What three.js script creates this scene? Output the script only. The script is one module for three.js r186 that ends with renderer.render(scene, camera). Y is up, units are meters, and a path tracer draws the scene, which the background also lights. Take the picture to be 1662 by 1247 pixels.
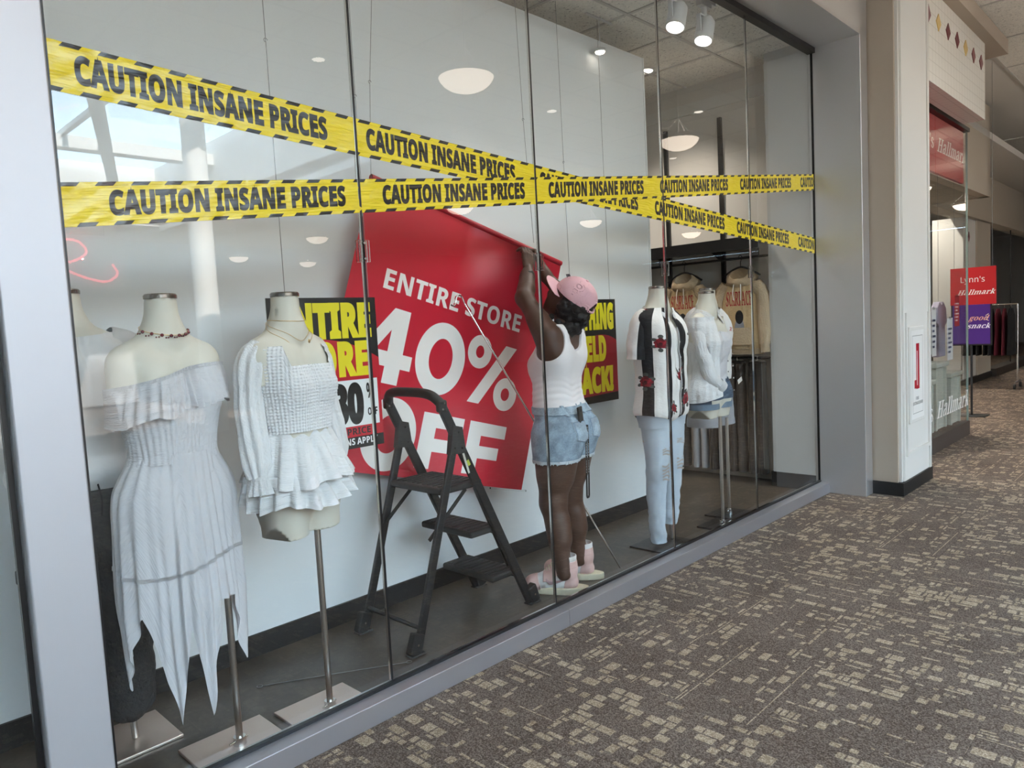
import * as THREE from 'three';
import { RoundedBoxGeometry } from 'three/addons/geometries/RoundedBoxGeometry.js';
import { mergeGeometries } from 'three/addons/utils/BufferGeometryUtils.js';
import { ImprovedNoise } from 'three/addons/math/ImprovedNoise.js';

const scene = new THREE.Scene();
// ---------- camera
const camera = new THREE.PerspectiveCamera(55.39, 1662 / 1247, 0.05, 200);
camera.position.set(0, 1.5, 2.396);
camera.up.set(0.0915, 0.9957, -0.0163);
camera.lookAt(0.7134, 1.5 - 0.0774, 2.396 - 0.6965);
camera.updateMatrixWorld(true);
// ---------- sky, sun, exposure
scene.background = new THREE.Color().setRGB(0.52, 0.76, 1.0);
scene.backgroundIntensity = 22.0;
const sun = new THREE.DirectionalLight(0xfff8f0, 60);
sun.position.set(1.5, 12, 1.8); sun.target.position.set(2.1, 0, 13.8);
sun.castShadow = true; sun.name = 'sun';
sun.shadow.camera.left = sun.shadow.camera.bottom = -14; sun.shadow.camera.right = sun.shadow.camera.top = 14; sun.shadow.camera.far = 40;
scene.add(sun, sun.target);
const renderer = new THREE.WebGLRenderer({ antialias: true });
renderer.toneMapping = THREE.LinearToneMapping;
renderer.toneMappingExposure = 0.77;
renderer.shadowMap.enabled = true;

// ---------- helpers
let seed = 1234567;
const rnd = () => { seed = (seed * 1664525 + 1013904223) >>> 0; return seed / 4294967296; };
const rr = (a, b) => a + (b - a) * rnd();
const noise3 = new ImprovedNoise();
const N3 = (x, y, z) => noise3.noise(x, y, z);
const V = (x, y, z) => new THREE.Vector3(x, y, z);
const C3 = (r, g, b) => new THREE.Color().setRGB(r, g, b);
const used = new Map();
const numbered = (n) => { const k = used.get(n) || 0; used.set(n, k + 1); return k ? n + '_' + String(k).padStart(3, '0') : n; };
function mesh(name, geo, mat, parent) {
  const m = new THREE.Mesh(geo, mat); m.name = parent && parent !== scene ? name : numbered(name);
  m.castShadow = m.receiveShadow = true; (parent || scene).add(m); return m;
}
function thing(name, label, category, pos = [0, 0, 0], turn = 0, group) {
  const o = new THREE.Group(); o.name = numbered(name); o.position.set(...pos); o.rotation.y = turn;
  o.userData = { label, category }; if (group) o.userData.group = group; scene.add(o); return o;
}
function tag(o, label, category, group) { Object.assign(o.userData, { label, category }); if (group) o.userData.group = group; return o; }
function struct(name, geo, mat, label) { const m = mesh(name, geo, mat); m.userData.kind = 'structure'; if (label) m.userData.label = label; return m; }
function structGroup(name, label) { const o = new THREE.Group(); o.name = numbered(name); o.userData = { kind: 'structure' }; if (label) o.userData.label = label; scene.add(o); return o; }
const merge = (list) => mergeGeometries(list.map((g) => { const q = g.index ? g.toNonIndexed() : g; for (const k of Object.keys(q.attributes)) if (!['position', 'normal', 'uv'].includes(k)) q.deleteAttribute(k); return q; }));
const bx = (w, h, d, x = 0, y = 0, z = 0) => new THREE.BoxGeometry(w, h, d).translate(x, y, z);
const span = (x0, x1, y0, y1, z0, z1) => bx(x1 - x0, y1 - y0, z1 - z0, (x0 + x1) / 2, (y0 + y1) / 2, (z0 + z1) / 2);
const rb = (w, h, d, r, x = 0, y = 0, z = 0, s = 2) => new RoundedBoxGeometry(w, h, d, s, r).translate(x, y, z);
const cyl = (r0, r1, h, x = 0, y = 0, z = 0, n = 24) => new THREE.CylinderGeometry(r0, r1, h, n).translate(x, y, z);
const sph = (r, x = 0, y = 0, z = 0, sx = 1, sy = 1, sz = 1, n = 16) => new THREE.SphereGeometry(r, n, Math.max(8, n * 0.6 | 0)).scale(sx, sy, sz).translate(x, y, z);
function bar(a, b, w, d, hint = [0, 0, 1], r = 0) { // box of section w x d between two points; d is measured along hint
  const A = V(...a), B = V(...b), y = B.clone().sub(A), L = y.length(); y.normalize();
  const z = V(...hint); z.addScaledVector(y, -z.dot(y)).normalize(); const x = y.clone().cross(z);
  const g = r ? new RoundedBoxGeometry(w, L, d, 2, r) : new THREE.BoxGeometry(w, L, d);
  g.applyMatrix4(new THREE.Matrix4().makeBasis(x, y, z)); return g.translate((A.x + B.x) / 2, (A.y + B.y) / 2, (A.z + B.z) / 2);
}
function rod(a, b, r, n = 10, r2) {
  const A = V(...a), B = V(...b), y = B.clone().sub(A), L = y.length(); y.normalize();
  const g = new THREE.CylinderGeometry(r2 ?? r, r, L, n);
  g.applyQuaternion(new THREE.Quaternion().setFromUnitVectors(V(0, 1, 0), y)); return g.translate((A.x + B.x) / 2, (A.y + B.y) / 2, (A.z + B.z) / 2);
}
const tube = (pts, r, seg = 40, n = 8, closed = false) => new THREE.TubeGeometry(new THREE.CatmullRomCurve3(pts.map((p) => V(...p)), closed), seg, r, n, closed);
const lathe = (prof, n = 40) => new THREE.LatheGeometry(prof.map((p) => new THREE.Vector2(...p)), n);
function surf(nu, nv, fn, closedU = false) { // parametric sheet fn(u, v) -> [x, y, z], u and v in 0..1
  const P = [], U = [], I = [];
  for (let j = 0; j <= nv; j++) for (let i = 0; i <= nu; i++) { const u = i / nu, v = j / nv, q = fn(closedU && i === nu ? 0 : u, v); P.push(...q); U.push(u, v); }
  for (let j = 0; j < nv; j++) for (let i = 0; i < nu; i++) { const a = j * (nu + 1) + i, b = a + 1, c = a + nu + 1, d = c + 1; I.push(a, b, d, a, d, c); }
  const g = new THREE.BufferGeometry(); g.setAttribute('position', new THREE.Float32BufferAttribute(P, 3)); g.setAttribute('uv', new THREE.Float32BufferAttribute(U, 2)); g.setIndex(I); g.computeVertexNormals();
  if (closedU) { const n = g.attributes.normal; for (let j = 0; j <= nv; j++) { const a = j * (nu + 1), b = a + nu; const s = V(n.getX(a) + n.getX(b), n.getY(a) + n.getY(b), n.getZ(a) + n.getZ(b)).normalize(); n.setXYZ(a, s.x, s.y, s.z); n.setXYZ(b, s.x, s.y, s.z); } }
  return g;
}
function thick(g, t) { // gives a sheet a thickness t along its normals
  const p = g.attributes.position, n = g.attributes.normal, q = g.clone(), qp = q.attributes.position, qn = q.attributes.normal;
  for (let i = 0; i < p.count; i++) { qp.setXYZ(i, p.getX(i) - n.getX(i) * t, p.getY(i) - n.getY(i) * t, p.getZ(i) - n.getZ(i) * t); qn.setXYZ(i, -n.getX(i), -n.getY(i), -n.getZ(i)); }
  const ix = q.index.array.slice(); for (let i = 0; i < ix.length; i += 3) { const s = ix[i]; ix[i] = ix[i + 1]; ix[i + 1] = s; }
  q.setIndex(new THREE.BufferAttribute(ix, 1)); return mergeGeometries([g, q]);
}
function boxUV(g, s = 1) { // uv in metres times s, by the side a face looks to
  if (g.index) g = g.toNonIndexed(); const p = g.attributes.position, n = g.attributes.normal, u = new Float32Array(p.count * 2);
  for (let i = 0; i < p.count; i++) { const ax = Math.abs(n.getX(i)), ay = Math.abs(n.getY(i)), az = Math.abs(n.getZ(i)), x = p.getX(i), y = p.getY(i), z = p.getZ(i);
    const [a, b] = ay >= ax && ay >= az ? [x, -z] : ax >= az ? [z, y] : [x, y]; u[2 * i] = a * s; u[2 * i + 1] = b * s; }
  g.setAttribute('uv', new THREE.BufferAttribute(u, 2)); return g;
}
function extr(pts, depth, bevel = 0, holes) { const sh = new THREE.Shape(pts.map((p) => new THREE.Vector2(...p))); if (holes) for (const h of holes) sh.holes.push(new THREE.Path(h.map((p) => new THREE.Vector2(...p))));
  return new THREE.ExtrudeGeometry(sh, { depth, bevelEnabled: bevel > 0, bevelThickness: bevel, bevelSize: bevel, bevelSegments: 2, curveSegments: 12 }); }

// distance fields meshed by surface nets
const smin = (a, b, k) => { const h = Math.max(k - Math.abs(a - b), 0) / k; return Math.min(a, b) - h * h * k * 0.25; };
function bone(x, y, z, b) { // b = [ax, ay, az, ar, bx, by, bz, br]
  const dx = b[4] - b[0], dy = b[5] - b[1], dz = b[6] - b[2], px = x - b[0], py = y - b[1], pz = z - b[2], L = dx * dx + dy * dy + dz * dz;
  const t = L ? Math.min(1, Math.max(0, (px * dx + py * dy + pz * dz) / L)) : 0, qx = px - t * dx, qy = py - t * dy, qz = pz - t * dz;
  return Math.sqrt(qx * qx + qy * qy + qz * qz) - (b[3] + (b[7] - b[3]) * t);
}
const bones = (list, k) => (x, y, z) => { let d = 9; for (const b of list) { const e = bone(x, y, z, b); if (e < d + k) d = d > 8 ? e : smin(d, e, k); } return d; };
const ell = (x, y, z, cx, cy, cz, rx, ry, rz) => { const a = (x - cx) / rx, b = (y - cy) / ry, c = (z - cz) / rz, l = Math.sqrt(a * a + b * b + c * c); return (l - 1) * Math.min(rx, ry, rz) * (l > 0 ? 1 : 1); };
function nets(f, lo, hi, cell) {
  const n = [0, 1, 2].map((k) => Math.ceil((hi[k] - lo[k]) / cell) + 1), [nx, ny, nz] = n, F = new Float32Array(nx * ny * nz);
  for (let k = 0, i = 0; k < nz; k++) for (let j = 0; j < ny; j++) for (let q = 0; q < nx; q++, i++) F[i] = f(lo[0] + q * cell, lo[1] + j * cell, lo[2] + k * cell);
  const id = new Int32Array(nx * ny * nz).fill(-1), P = [], I = [], st = [1, nx, nx * ny];
  for (let k = 0; k < nz - 1; k++) for (let j = 0; j < ny - 1; j++) for (let q = 0; q < nx - 1; q++) {
    const o = q + nx * j + nx * ny * k; let m = 0, sx = 0, sy = 0, sz = 0, c = 0;
    for (let e = 0; e < 8; e++) if (F[o + (e & 1) + (e >> 1 & 1) * nx + (e >> 2) * nx * ny] < 0) m |= 1 << e;
    if (m === 0 || m === 255) continue;
    for (let a = 0; a < 8; a++) for (let ax = 0; ax < 3; ax++) { const b = a | 1 << ax; if (a === b || (m >> a & 1) === (m >> b & 1)) continue;
      const fa = F[o + (a & 1) + (a >> 1 & 1) * nx + (a >> 2) * nx * ny], fb = F[o + (b & 1) + (b >> 1 & 1) * nx + (b >> 2) * nx * ny], t = fa / (fa - fb);
      sx += (a & 1) + (ax === 0 ? t : 0); sy += (a >> 1 & 1) + (ax === 1 ? t : 0); sz += (a >> 2) + (ax === 2 ? t : 0); c++; }
    id[o] = P.length / 3; P.push(lo[0] + (q + sx / c) * cell, lo[1] + (j + sy / c) * cell, lo[2] + (k + sz / c) * cell);
  }
  for (let k = 1; k < nz - 1; k++) for (let j = 1; j < ny - 1; j++) for (let q = 1; q < nx - 1; q++) { const o = q + nx * j + nx * ny * k;
    for (let a = 0; a < 3; a++) { const b = st[(a + 1) % 3], c = st[(a + 2) % 3], s0 = F[o] < 0, s1 = F[o + st[a]] < 0; if (s0 === s1) continue;
      const v0 = id[o], v1 = id[o - b], v2 = id[o - b - c], v3 = id[o - c]; if (s0) I.push(v0, v1, v2, v0, v2, v3); else I.push(v0, v2, v1, v0, v3, v2); } }
  const N = new Float32Array(P.length), U = new Float32Array(P.length / 3 * 2), h = cell * 0.5;
  for (let i = 0; i < P.length; i += 3) { const x = P[i], y = P[i + 1], z = P[i + 2]; let a = f(x + h, y, z) - f(x - h, y, z), b = f(x, y + h, z) - f(x, y - h, z), c = f(x, y, z + h) - f(x, y, z - h); const l = Math.hypot(a, b, c) || 1;
    N[i] = a / l; N[i + 1] = b / l; N[i + 2] = c / l; U[i / 3 * 2] = Math.abs(a) > Math.abs(c) ? z : x; U[i / 3 * 2 + 1] = y; }
  const g = new THREE.BufferGeometry(); g.setAttribute('position', new THREE.Float32BufferAttribute(P, 3)); g.setAttribute('normal', new THREE.BufferAttribute(N, 3)); g.setAttribute('uv', new THREE.BufferAttribute(U, 2)); g.setIndex(I); return g;
}

// ---------- textures
const cvs = (w, h) => { const c = document.createElement('canvas'); c.width = w; c.height = h; return [c, c.getContext('2d')]; };
function ctex(c, o = {}) { const t = new THREE.CanvasTexture(c); t.colorSpace = o.data ? THREE.NoColorSpace : THREE.SRGBColorSpace; t.wrapS = t.wrapT = o.clamp ? THREE.ClampToEdgeWrapping : THREE.RepeatWrapping; if (o.rep) t.repeat.set(...o.rep); t.magFilter = THREE.LinearFilter; t.anisotropy = 8; return t; }
function noiseTex(w, h, fn, o = {}) { // fn(x, y) -> [r, g, b] in 0..255
  const d = new Uint8Array(w * h * 4); for (let y = 0; y < h; y++) for (let x = 0; x < w; x++) { const c = fn(x, y), i = 4 * (y * w + x); d[i] = c[0]; d[i + 1] = c[1]; d[i + 2] = c[2]; d[i + 3] = 255; }
  const t = new THREE.DataTexture(d, w, h); t.colorSpace = o.data ? THREE.NoColorSpace : THREE.SRGBColorSpace; t.wrapS = t.wrapT = THREE.RepeatWrapping; t.magFilter = THREE.LinearFilter; t.minFilter = THREE.LinearMipmapLinearFilter; if (o.rep) t.repeat.set(...o.rep); t.needsUpdate = true; return t; }
// tileable value noise on a lattice of p cells over size s
function lattice(p) { const v = []; for (let i = 0; i < p * p; i++) v.push(rnd()); const sm = (t) => t * t * (3 - 2 * t);
  return (x, y) => { const X = x * p, Y = y * p, i = Math.floor(X), j = Math.floor(Y), a = sm(X - i), b = sm(Y - j), g = (m, n) => v[((n % p + p) % p) * p + ((m % p + p) % p)]; return (g(i, j) * (1 - a) + g(i + 1, j) * a) * (1 - b) + (g(i, j + 1) * (1 - a) + g(i + 1, j + 1) * a) * b; }; }
const M = (o) => new THREE.MeshStandardMaterial(o), MP = (o) => new THREE.MeshPhysicalMaterial(o);
// ---------- shared textures and materials
const fabricBump = (() => { const l1 = lattice(40), l2 = lattice(11); return noiseTex(512, 512, (x, y) => { const w = 128 + 60 * Math.sin(x * 0.8) * Math.sin(y * 0.8) + 50 * (l1(x / 512, y / 512) - 0.5) + 40 * (l2(x / 512, y / 512) - 0.5); return [w, w, w]; }, { data: true, rep: [4, 4] }); })();
const crinkle = (() => { const a = lattice(9), b = lattice(24), c = lattice(60); return noiseTex(512, 512, (x, y) => { const u = x / 512, v = y / 512, w = 255 * (0.45 * Math.abs(a(u, v * 0.5 + b(u, v) * 0.05) * 2 - 1) + 0.3 * b(u * 1, v) + 0.25 * c(u, v)); return [w, w, w]; }, { data: true, rep: [2, 2] }); })();
const brushed = (() => { const rows = []; for (let i = 0; i < 512; i++) rows.push(rnd()); const l = lattice(14), s = lattice(90); return noiseTex(512, 512, (x, y) => { const w = 118 + 46 * (rows[x] - 0.5) + 22 * (l(x / 512, y / 512) - 0.5) + 14 * (s(x / 512, y / 512) - .5); return [w, w, w]; }, { data: true }); })();
const plasterBump = (() => { const a = lattice(64), b = lattice(160), c = lattice(7); return noiseTex(512, 512, (x, y) => { const w = 128 + 50 * (a(x / 512, y / 512) - .5) + 40 * (b(x / 512, y / 512) - .5) + 40 * (c(x / 512, y / 512) - .5); return [w, w, w]; }, { data: true }); })();
const concreteMap = (() => { const a = lattice(5), b = lattice(13), c = lattice(40), d = lattice(150); return noiseTex(1024, 1024, (x, y) => { const u = x / 1024, v = y / 1024; const k = 0.5 * a(u, v) + 0.3 * b(u, v) + 0.2 * c(u, v); const g = d(u, v); const w = 70 + 42 * (k - .5) + 10 * (g - .5); return [w * 1.12, w * 1.0, w * 0.87]; }); })();
const concreteRough = (() => { const a = lattice(9), c = lattice(60); return noiseTex(512, 512, (x, y) => { const w = 70 + 60 * a(x / 512, y / 512) + 30 * c(x / 512, y / 512); return [w, w, w]; }, { data: true }); })();
const ceilingTileMap = (() => { const c = lattice(120), d = lattice(60); return noiseTex(256, 256, (x, y) => { const h = c(x / 256, y / 256) > 0.86 ? 0.72 : 1, w = (222 + 14 * (d(x / 256, y / 256) - .5)) * h; return [w, w * 0.985, w * 0.95]; }); })();
const denimMap = (() => { /* woven twill with uneven wash */ const a = lattice(6), b = lattice(30), c = lattice(128); return noiseTex(512, 512, (x, y) => { const u = x / 512, v = y / 512, k = 0.86 + 0.2 * (a(u, v) - .5) + 0.1 * (b(u, v) - .5) + 0.16 * ((x + y) % 4 < 2 ? 1 : -1) * 0.35 + 0.14 * (c(u, v) - .5); return [255 * k, 255 * k, 255 * k].map((t) => Math.min(255, t)); }, { rep: [5, 5] }); })();

// carpet: brown loop pile with short tan bars woven in columns, in square tiles
const carpetMap = (() => {
  const S = 2048, [c, g] = cvs(S, S), px = S / 2.4; g.fillStyle = 'rgb(102,88,78)'; g.fillRect(0, 0, S, S);
  const T = 0.6, n = 4;
  for (let ty = 0; ty < n; ty++) for (let tx = 0; tx < n; tx++) {
    g.save(); g.beginPath(); g.rect(tx * T * px, ty * T * px, T * px, T * px); g.clip(); g.translate((tx + .5) * T * px, (ty + .5) * T * px);
    if (rnd() < 0.2) g.rotate(Math.PI / 2); g.translate(-T * px / 2, -T * px / 2);
    let x = 0; while (x < T) {
      const w = [0.012, 0.018, 0.026, 0.034, 0.044, 0.056][rnd() * 6 | 0], dense = rnd();
      let z = rr(-0.05, 0.03); while (z < T) {
        const L = w < 0.016 ? rr(0.05, 0.22) : [0.013, 0.02, 0.028, 0.036, 0.05, 0.07][rnd() * 6 | 0];
        if (rnd() < 0.36 + 0.35 * dense) {
          const k = rr(-12, 10); g.fillStyle = `rgb(${172 + k},${154 + k},${131 + k})`; g.fillRect(x * px, z * px, (w - 0.007) * px, L * px);
          g.fillStyle = `rgba(112,96,82,0.55)`; for (let q = 0.004; q < w - 0.008; q += 0.0068) g.fillRect((x + q) * px, z * px, 0.0022 * px, L * px);
        }
        z += L + [0.006, 0.008, 0.012, 0.03, 0.07][rnd() * 5 | 0];
      }
      x += w + (rnd() < 0.3 ? rr(0.01, 0.04) : 0.002);
    }
    g.restore();
    g.fillStyle = 'rgba(50,40,34,0.5)'; g.fillRect(tx * T * px, ty * T * px, T * px, 1.5); g.fillRect(tx * T * px, ty * T * px, 1.5, T * px);
  }
  const d = g.getImageData(0, 0, S, S), a = d.data; const l = lattice(12), q5 = []; for (let i = 0; i < 512 * 512; i++) q5.push(rnd() - 0.5);
  for (let i = 0, q = 0; i < a.length; i += 4, q++) { const k = (rnd() - .5) * 30 + q5[((q / S | 0) >> 2) * 512 + ((q % S) >> 2)] * 62 + (l((q % S) / S, (q / S | 0) / S) - .5) * 14; a[i] += k; a[i + 1] += k; a[i + 2] += k; }
  g.putImageData(d, 0, 0); return ctex(c, { rep: [1 / 2.4, 1 / 2.4] });
})();
const pileBump = noiseTex(512, 512, () => { const k = rnd() * 255; return [k, k, k]; }, { data: true, rep: [1 / 0.9, 1 / 0.9] });

const mat = {
  carpet: M({ map: carpetMap, bumpMap: pileBump, bumpScale: 0.004, roughness: 0.95 }),
  concrete: M({ map: concreteMap, roughness: 0.34 }),
  wall: M({ color: C3(0.74, 0.76, 0.77), roughness: 0.85, bumpMap: plasterBump, bumpScale: 0.0008 }),
  wallGrey: M({ color: C3(0.50, 0.50, 0.49), roughness: 0.8, bumpMap: plasterBump, bumpScale: 0.0008 }),
  wallWarm: M({ color: C3(0.70, 0.66, 0.61), roughness: 0.8, bumpMap: plasterBump, bumpScale: 0.0008 }),
  beige: M({ color: C3(0.42, 0.35, 0.28), roughness: 0.75, bumpMap: plasterBump, bumpScale: 0.001 }),
  beigeLight: M({ color: C3(0.50, 0.44, 0.36), roughness: 0.75 }),
  farWall: M({ color: C3(0.36, 0.355, 0.35), roughness: 0.8 }),
  white: M({ color: C3(0.72, 0.70, 0.66), roughness: 0.6 }),
  blackBase: M({ color: C3(0.010, 0.009, 0.009), roughness: 0.6 }),
  metal: M({ color: C3(0.66, 0.65, 0.65), metalness: 0.9, roughness: 0.46, bumpMap: brushed, bumpScale: 0.0004 }),
  sillMetal: M({ color: C3(0.50, 0.49, 0.52), metalness: 0.85, roughness: 0.45 }),
  postMetal: M({ color: C3(0.52, 0.52, 0.55), metalness: 0.6, roughness: 0.5, bumpMap: brushed, bumpScale: 0.0003 }),
  gasket: M({ color: C3(0.006, 0.006, 0.007), roughness: 0.35 }),
  chrome: M({ color: C3(0.75, 0.74, 0.72), metalness: 1, roughness: 0.16 }),
  steel: M({ color: C3(0.52, 0.48, 0.44), metalness: 1, roughness: 0.3 }),
  brushedPlate: M({ color: C3(0.80, 0.66, 0.58), metalness: 1, roughness: 0.36, bumpMap: brushed, bumpScale: 0.0005 }),
  glass: MP({ color: C3(0.97, 0.99, 0.985), roughness: 0, transmission: 1, thickness: 0, ior: 1.6 }),
  clear: MP({ color: C3(0.95, 0.97, 0.97), roughness: 0.05, transmission: 1, thickness: 0.004, ior: 1.45 }),
  blackPaint: M({ color: C3(0.012, 0.012, 0.013), roughness: 0.38 }),
  blackPlastic: M({ color: C3(0.016, 0.015, 0.015), roughness: 0.55 }),
  ceilTile: M({ map: ceilingTileMap, roughness: 0.95, bumpMap: plasterBump, bumpScale: 0.001 }),
  tbar: M({ color: C3(0.50, 0.48, 0.45), roughness: 0.5 }),
  mannequin: M({ color: C3(0.66, 0.62, 0.53), roughness: 0.55 }),
  cap: M({ color: C3(0.30, 0.27, 0.24), metalness: 1, roughness: 0.25 }),
  whiteCotton: MP({ color: C3(0.74, 0.74, 0.75), roughness: 0.9, bumpMap: crinkle, bumpScale: 0.004, sheen: 0.3, sheenRoughness: 0.6 }),
  gauze: MP({ color: C3(0.70, 0.69, 0.72), roughness: 0.95, bumpMap: crinkle, bumpScale: 0.003, transmission: 0.18, thickness: 0 }),
  knit: MP({ color: C3(0.76, 0.75, 0.75), roughness: 0.9, bumpMap: fabricBump, bumpScale: 0.0015 }),
  cargo: M({ color: C3(0.030, 0.031, 0.033), roughness: 0.8, bumpMap: crinkle, bumpScale: 0.006 }),
  lightDenim: M({ color: C3(0.62, 0.70, 0.79), roughness: 0.9, bumpMap: fabricBump, bumpScale: 0.002 }),
  midDenim: M({ color: C3(0.10, 0.15, 0.23), map: denimMap, roughness: 0.9, bumpMap: crinkle, bumpScale: 0.005 }),
  greySweat: M({ color: C3(0.34, 0.35, 0.38), roughness: 0.95, bumpMap: fabricBump, bumpScale: 0.001 }),
  tanFleece: M({ color: C3(0.50, 0.38, 0.25), roughness: 0.95, bumpMap: crinkle, bumpScale: 0.006 }),
  darkCloth: M({ color: C3(0.018, 0.015, 0.013), roughness: 0.9, bumpMap: crinkle, bumpScale: 0.006 }),
  darkCloth2: M({ color: C3(0.045, 0.037, 0.032), roughness: 0.9, bumpMap: crinkle, bumpScale: 0.006 }),
  blackCloth: M({ color: C3(0.008, 0.008, 0.010), roughness: 0.95, bumpMap: crinkle, bumpScale: 0.006 }),
  wineCloth: M({ color: C3(0.12, 0.008, 0.02), roughness: 0.9, bumpMap: crinkle, bumpScale: 0.006 }),
  fixture: M({ color: C3(0.62, 0.62, 0.62), roughness: 0.35 }),
  redGem: MP({ color: C3(0.12, 0.002, 0.006), roughness: 0.12, clearcoat: 1 }),
  gold: M({ color: C3(0.75, 0.52, 0.25), metalness: 1, roughness: 0.3 }),
  wire: M({ color: C3(0.25, 0.25, 0.25), metalness: 1, roughness: 0.35 }),
};
for (const t of ['concreteMap']) void t;
concreteMap.repeat.set(1 / 2.2, 1 / 2.2); concreteRough.repeat.set(1 / 1.3, 1 / 1.3);
// ---------- the setting. Storefront glass lies in the plane z = 0; the shop is at z < 0, the mall at z > 0.
const CEIL = 4.35, GL0 = 0.64, GL1 = 6.06, GTOP = 3.545, SILL = 0.085, WALLZ = -0.897;
struct('floor', boxUV(span(-9, 32, -0.12, 0, 0.03, 19)), mat.carpet, 'brown and tan patterned mall carpet');
struct('floor', boxUV(span(-6, 6.6, -0.12, 0, -7, 0.03)), mat.concrete, 'polished dark concrete floor of the shop window');
struct('floor', boxUV(span(6.6, 32, -0.12, 0, -8, 0.03)), mat.carpet, 'carpet running into the neighbouring shops');
// partition behind the window display
const part = structGroup('wall_back', 'pale painted partition behind the window display');
mesh('wall_panel', boxUV(span(-6, 5.02, 0, 3.54, WALLZ - 0.13, WALLZ)), mat.wall, part);
struct('baseboard_back', merge([span(-6, 5.035, 0, 0.105, WALLZ, WALLZ + 0.014), span(5.02, 5.035, 0, 0.105, WALLZ - 0.14, WALLZ + 0.014)]), mat.blackBase, 'black vinyl baseboard along the partition');
struct('trim_1', span(5.012, 5.03, 0.105, 3.54, WALLZ - 0.135, WALLZ + 0.004), mat.wall);
// right end wall stub, then the side wall of the shop
struct('wall_right', boxUV(span(6.07, 6.5, 0, CEIL, -0.40, -0.02)), mat.wallGrey, 'grey wall return beside the last pane');
struct('baseboard_right', merge([span(6.056, 6.07, 0, 0.13, -0.40, -0.03), span(6.056, 6.3, 0, 0.13, -0.414, -0.40)]), mat.blackBase);
struct('wall_side', boxUV(span(6.30, 6.5, 0, CEIL, -7, -0.40)), mat.wallWarm, 'warm lit side wall of the shop with shelf uprights');
struct('wall_rear', boxUV(span(-6, 6.5, 0, CEIL, -7.15, -7)), mat.wallWarm);
struct('wall_left', boxUV(span(-6.15, -6, 0, CEIL, -7.15, 0.4)), mat.wallGrey);
// shop ceiling: slab with a grid of lay-in tiles under it
const sc = structGroup('ceiling', 'lay-in tile ceiling of the shop');
mesh('ceiling_slab', span(-6, 6.5, 3.72, 3.85, -7.15, 0), mat.white, sc);
{ const tl = boxUV(rb(0.592, 0.02, 0.592, 0.004), 1), bars = [];
  for (let i = 0; i < 8; i++) for (let j = 0; j < 10; j++) { const m = mesh('ceiling_tile', tl, mat.ceilTile, sc); m.position.set(1.75 + i * 0.61, 3.672, -0.36 - j * 0.61); }
  mesh('ceiling_tile', boxUV(span(-6, 1.44, 3.662, 3.682, -7, 0)), mat.ceilTile, sc);
  for (let i = 0; i < 9; i++) bars.push(span(1.445 + i * 0.61 - 0.012, 1.445 + i * 0.61 + 0.012, 3.655, 3.675, -7, 0));
  for (let j = 0; j < 11; j++) bars.push(span(1.44, 6.4, 3.654, 3.674, -0.055 - j * 0.61 - 0.012, -0.055 - j * 0.61 + 0.012));
  mesh('grid_bars', merge(bars), mat.tbar, sc); }
struct('trim_2', span(6.285, 6.3, 3.40, 3.50, -7, -0.4), mat.white, 'crown trim along the side wall');
// storefront: sill, panes, joints, portal frame
const sill = structGroup('window_sill', 'brushed aluminium sill under the glass');
const sillJ = [-6, -2.5, 0.55, 2.693, 6.06];
for (let i = 0; i < 4; i++) mesh('sill_section', boxUV(rb(sillJ[i + 1] - sillJ[i] - 0.002, SILL, 0.075, 0.003, (sillJ[i] + sillJ[i + 1]) / 2, SILL / 2, 0.0455)), mat.sillMetal, sill);
mesh('inner_stop', span(-6, 6.06, 0, SILL - 0.012, -0.03, 0.008), mat.metal, sill);
mesh('gasket', span(-6, 6.06, SILL - 0.004, SILL + 0.013, -0.004, 0.014), mat.gasket, sill);
mesh('gasket_lip', span(-6, 6.06, SILL + 0.002, SILL + 0.012, -0.016, -0.005), mat.chrome, sill);
const win = structGroup('window_1', 'tall frameless glass shop window');
const joints = [GL0, 1.667, 2.685, 3.81, 4.922, GL1];
for (let i = 0; i < 5; i++) {
  const w = joints[i + 1] - joints[i] - 0.010; const g = new THREE.PlaneGeometry(w, GTOP - SILL); g.translate((joints[i] + joints[i + 1]) / 2, (GTOP + SILL) / 2, 0);
  mesh('pane', g, mat.glass, win);
  if (i) { mesh('joint', span(joints[i] - 0.005, joints[i] + 0.005, SILL, GTOP, -0.006, 0.0055), mat.gasket, win);
    mesh('pane_edge', span(joints[i] - 0.0072, joints[i] - 0.005, SILL, GTOP, -0.005, 0.005), mat.chrome, win); }
}
mesh('top_channel', merge([span(GL0, GL1, GTOP, GTOP + 0.05, -0.03, 0.03)]), mat.gasket, win);
mesh('edge_seal', merge([span(GL0 - 0.004, GL0 + 0.006, SILL, GTOP, -0.008, 0.012), span(GL1 - 0.006, GL1, SILL, GTOP, -0.008, 0.008)]), mat.gasket, win);
const win2 = structGroup('window_2', 'neighbouring bay of the shop window left of the post');
mesh('pane', new THREE.PlaneGeometry(2.9, GTOP - SILL).translate(0.455 - 1.45, (GTOP + SILL) / 2, 0), mat.glass, win2);
mesh('edge_seal', span(0.447, 0.462, SILL, GTOP, -0.008, 0.012), mat.gasket, win2);
mesh('pane', new THREE.PlaneGeometry(3.2, GTOP - SILL).translate(-4.2, (GTOP + SILL) / 2, 0), mat.glass, win2);
mesh('joint', span(-2.45, -2.44, SILL, GTOP, -0.006, 0.0055), mat.gasket, win2);
mesh('top_channel', span(-6, GL0, GTOP, GTOP + 0.05, -0.03, 0.03), mat.gasket, win2);
struct('trim_3', boxUV(merge([rb(0.165, 3.6, 0.16, 0.006, 0.5475, 1.8, -0.025)])), mat.postMetal, 'brushed aluminium window post');
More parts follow.
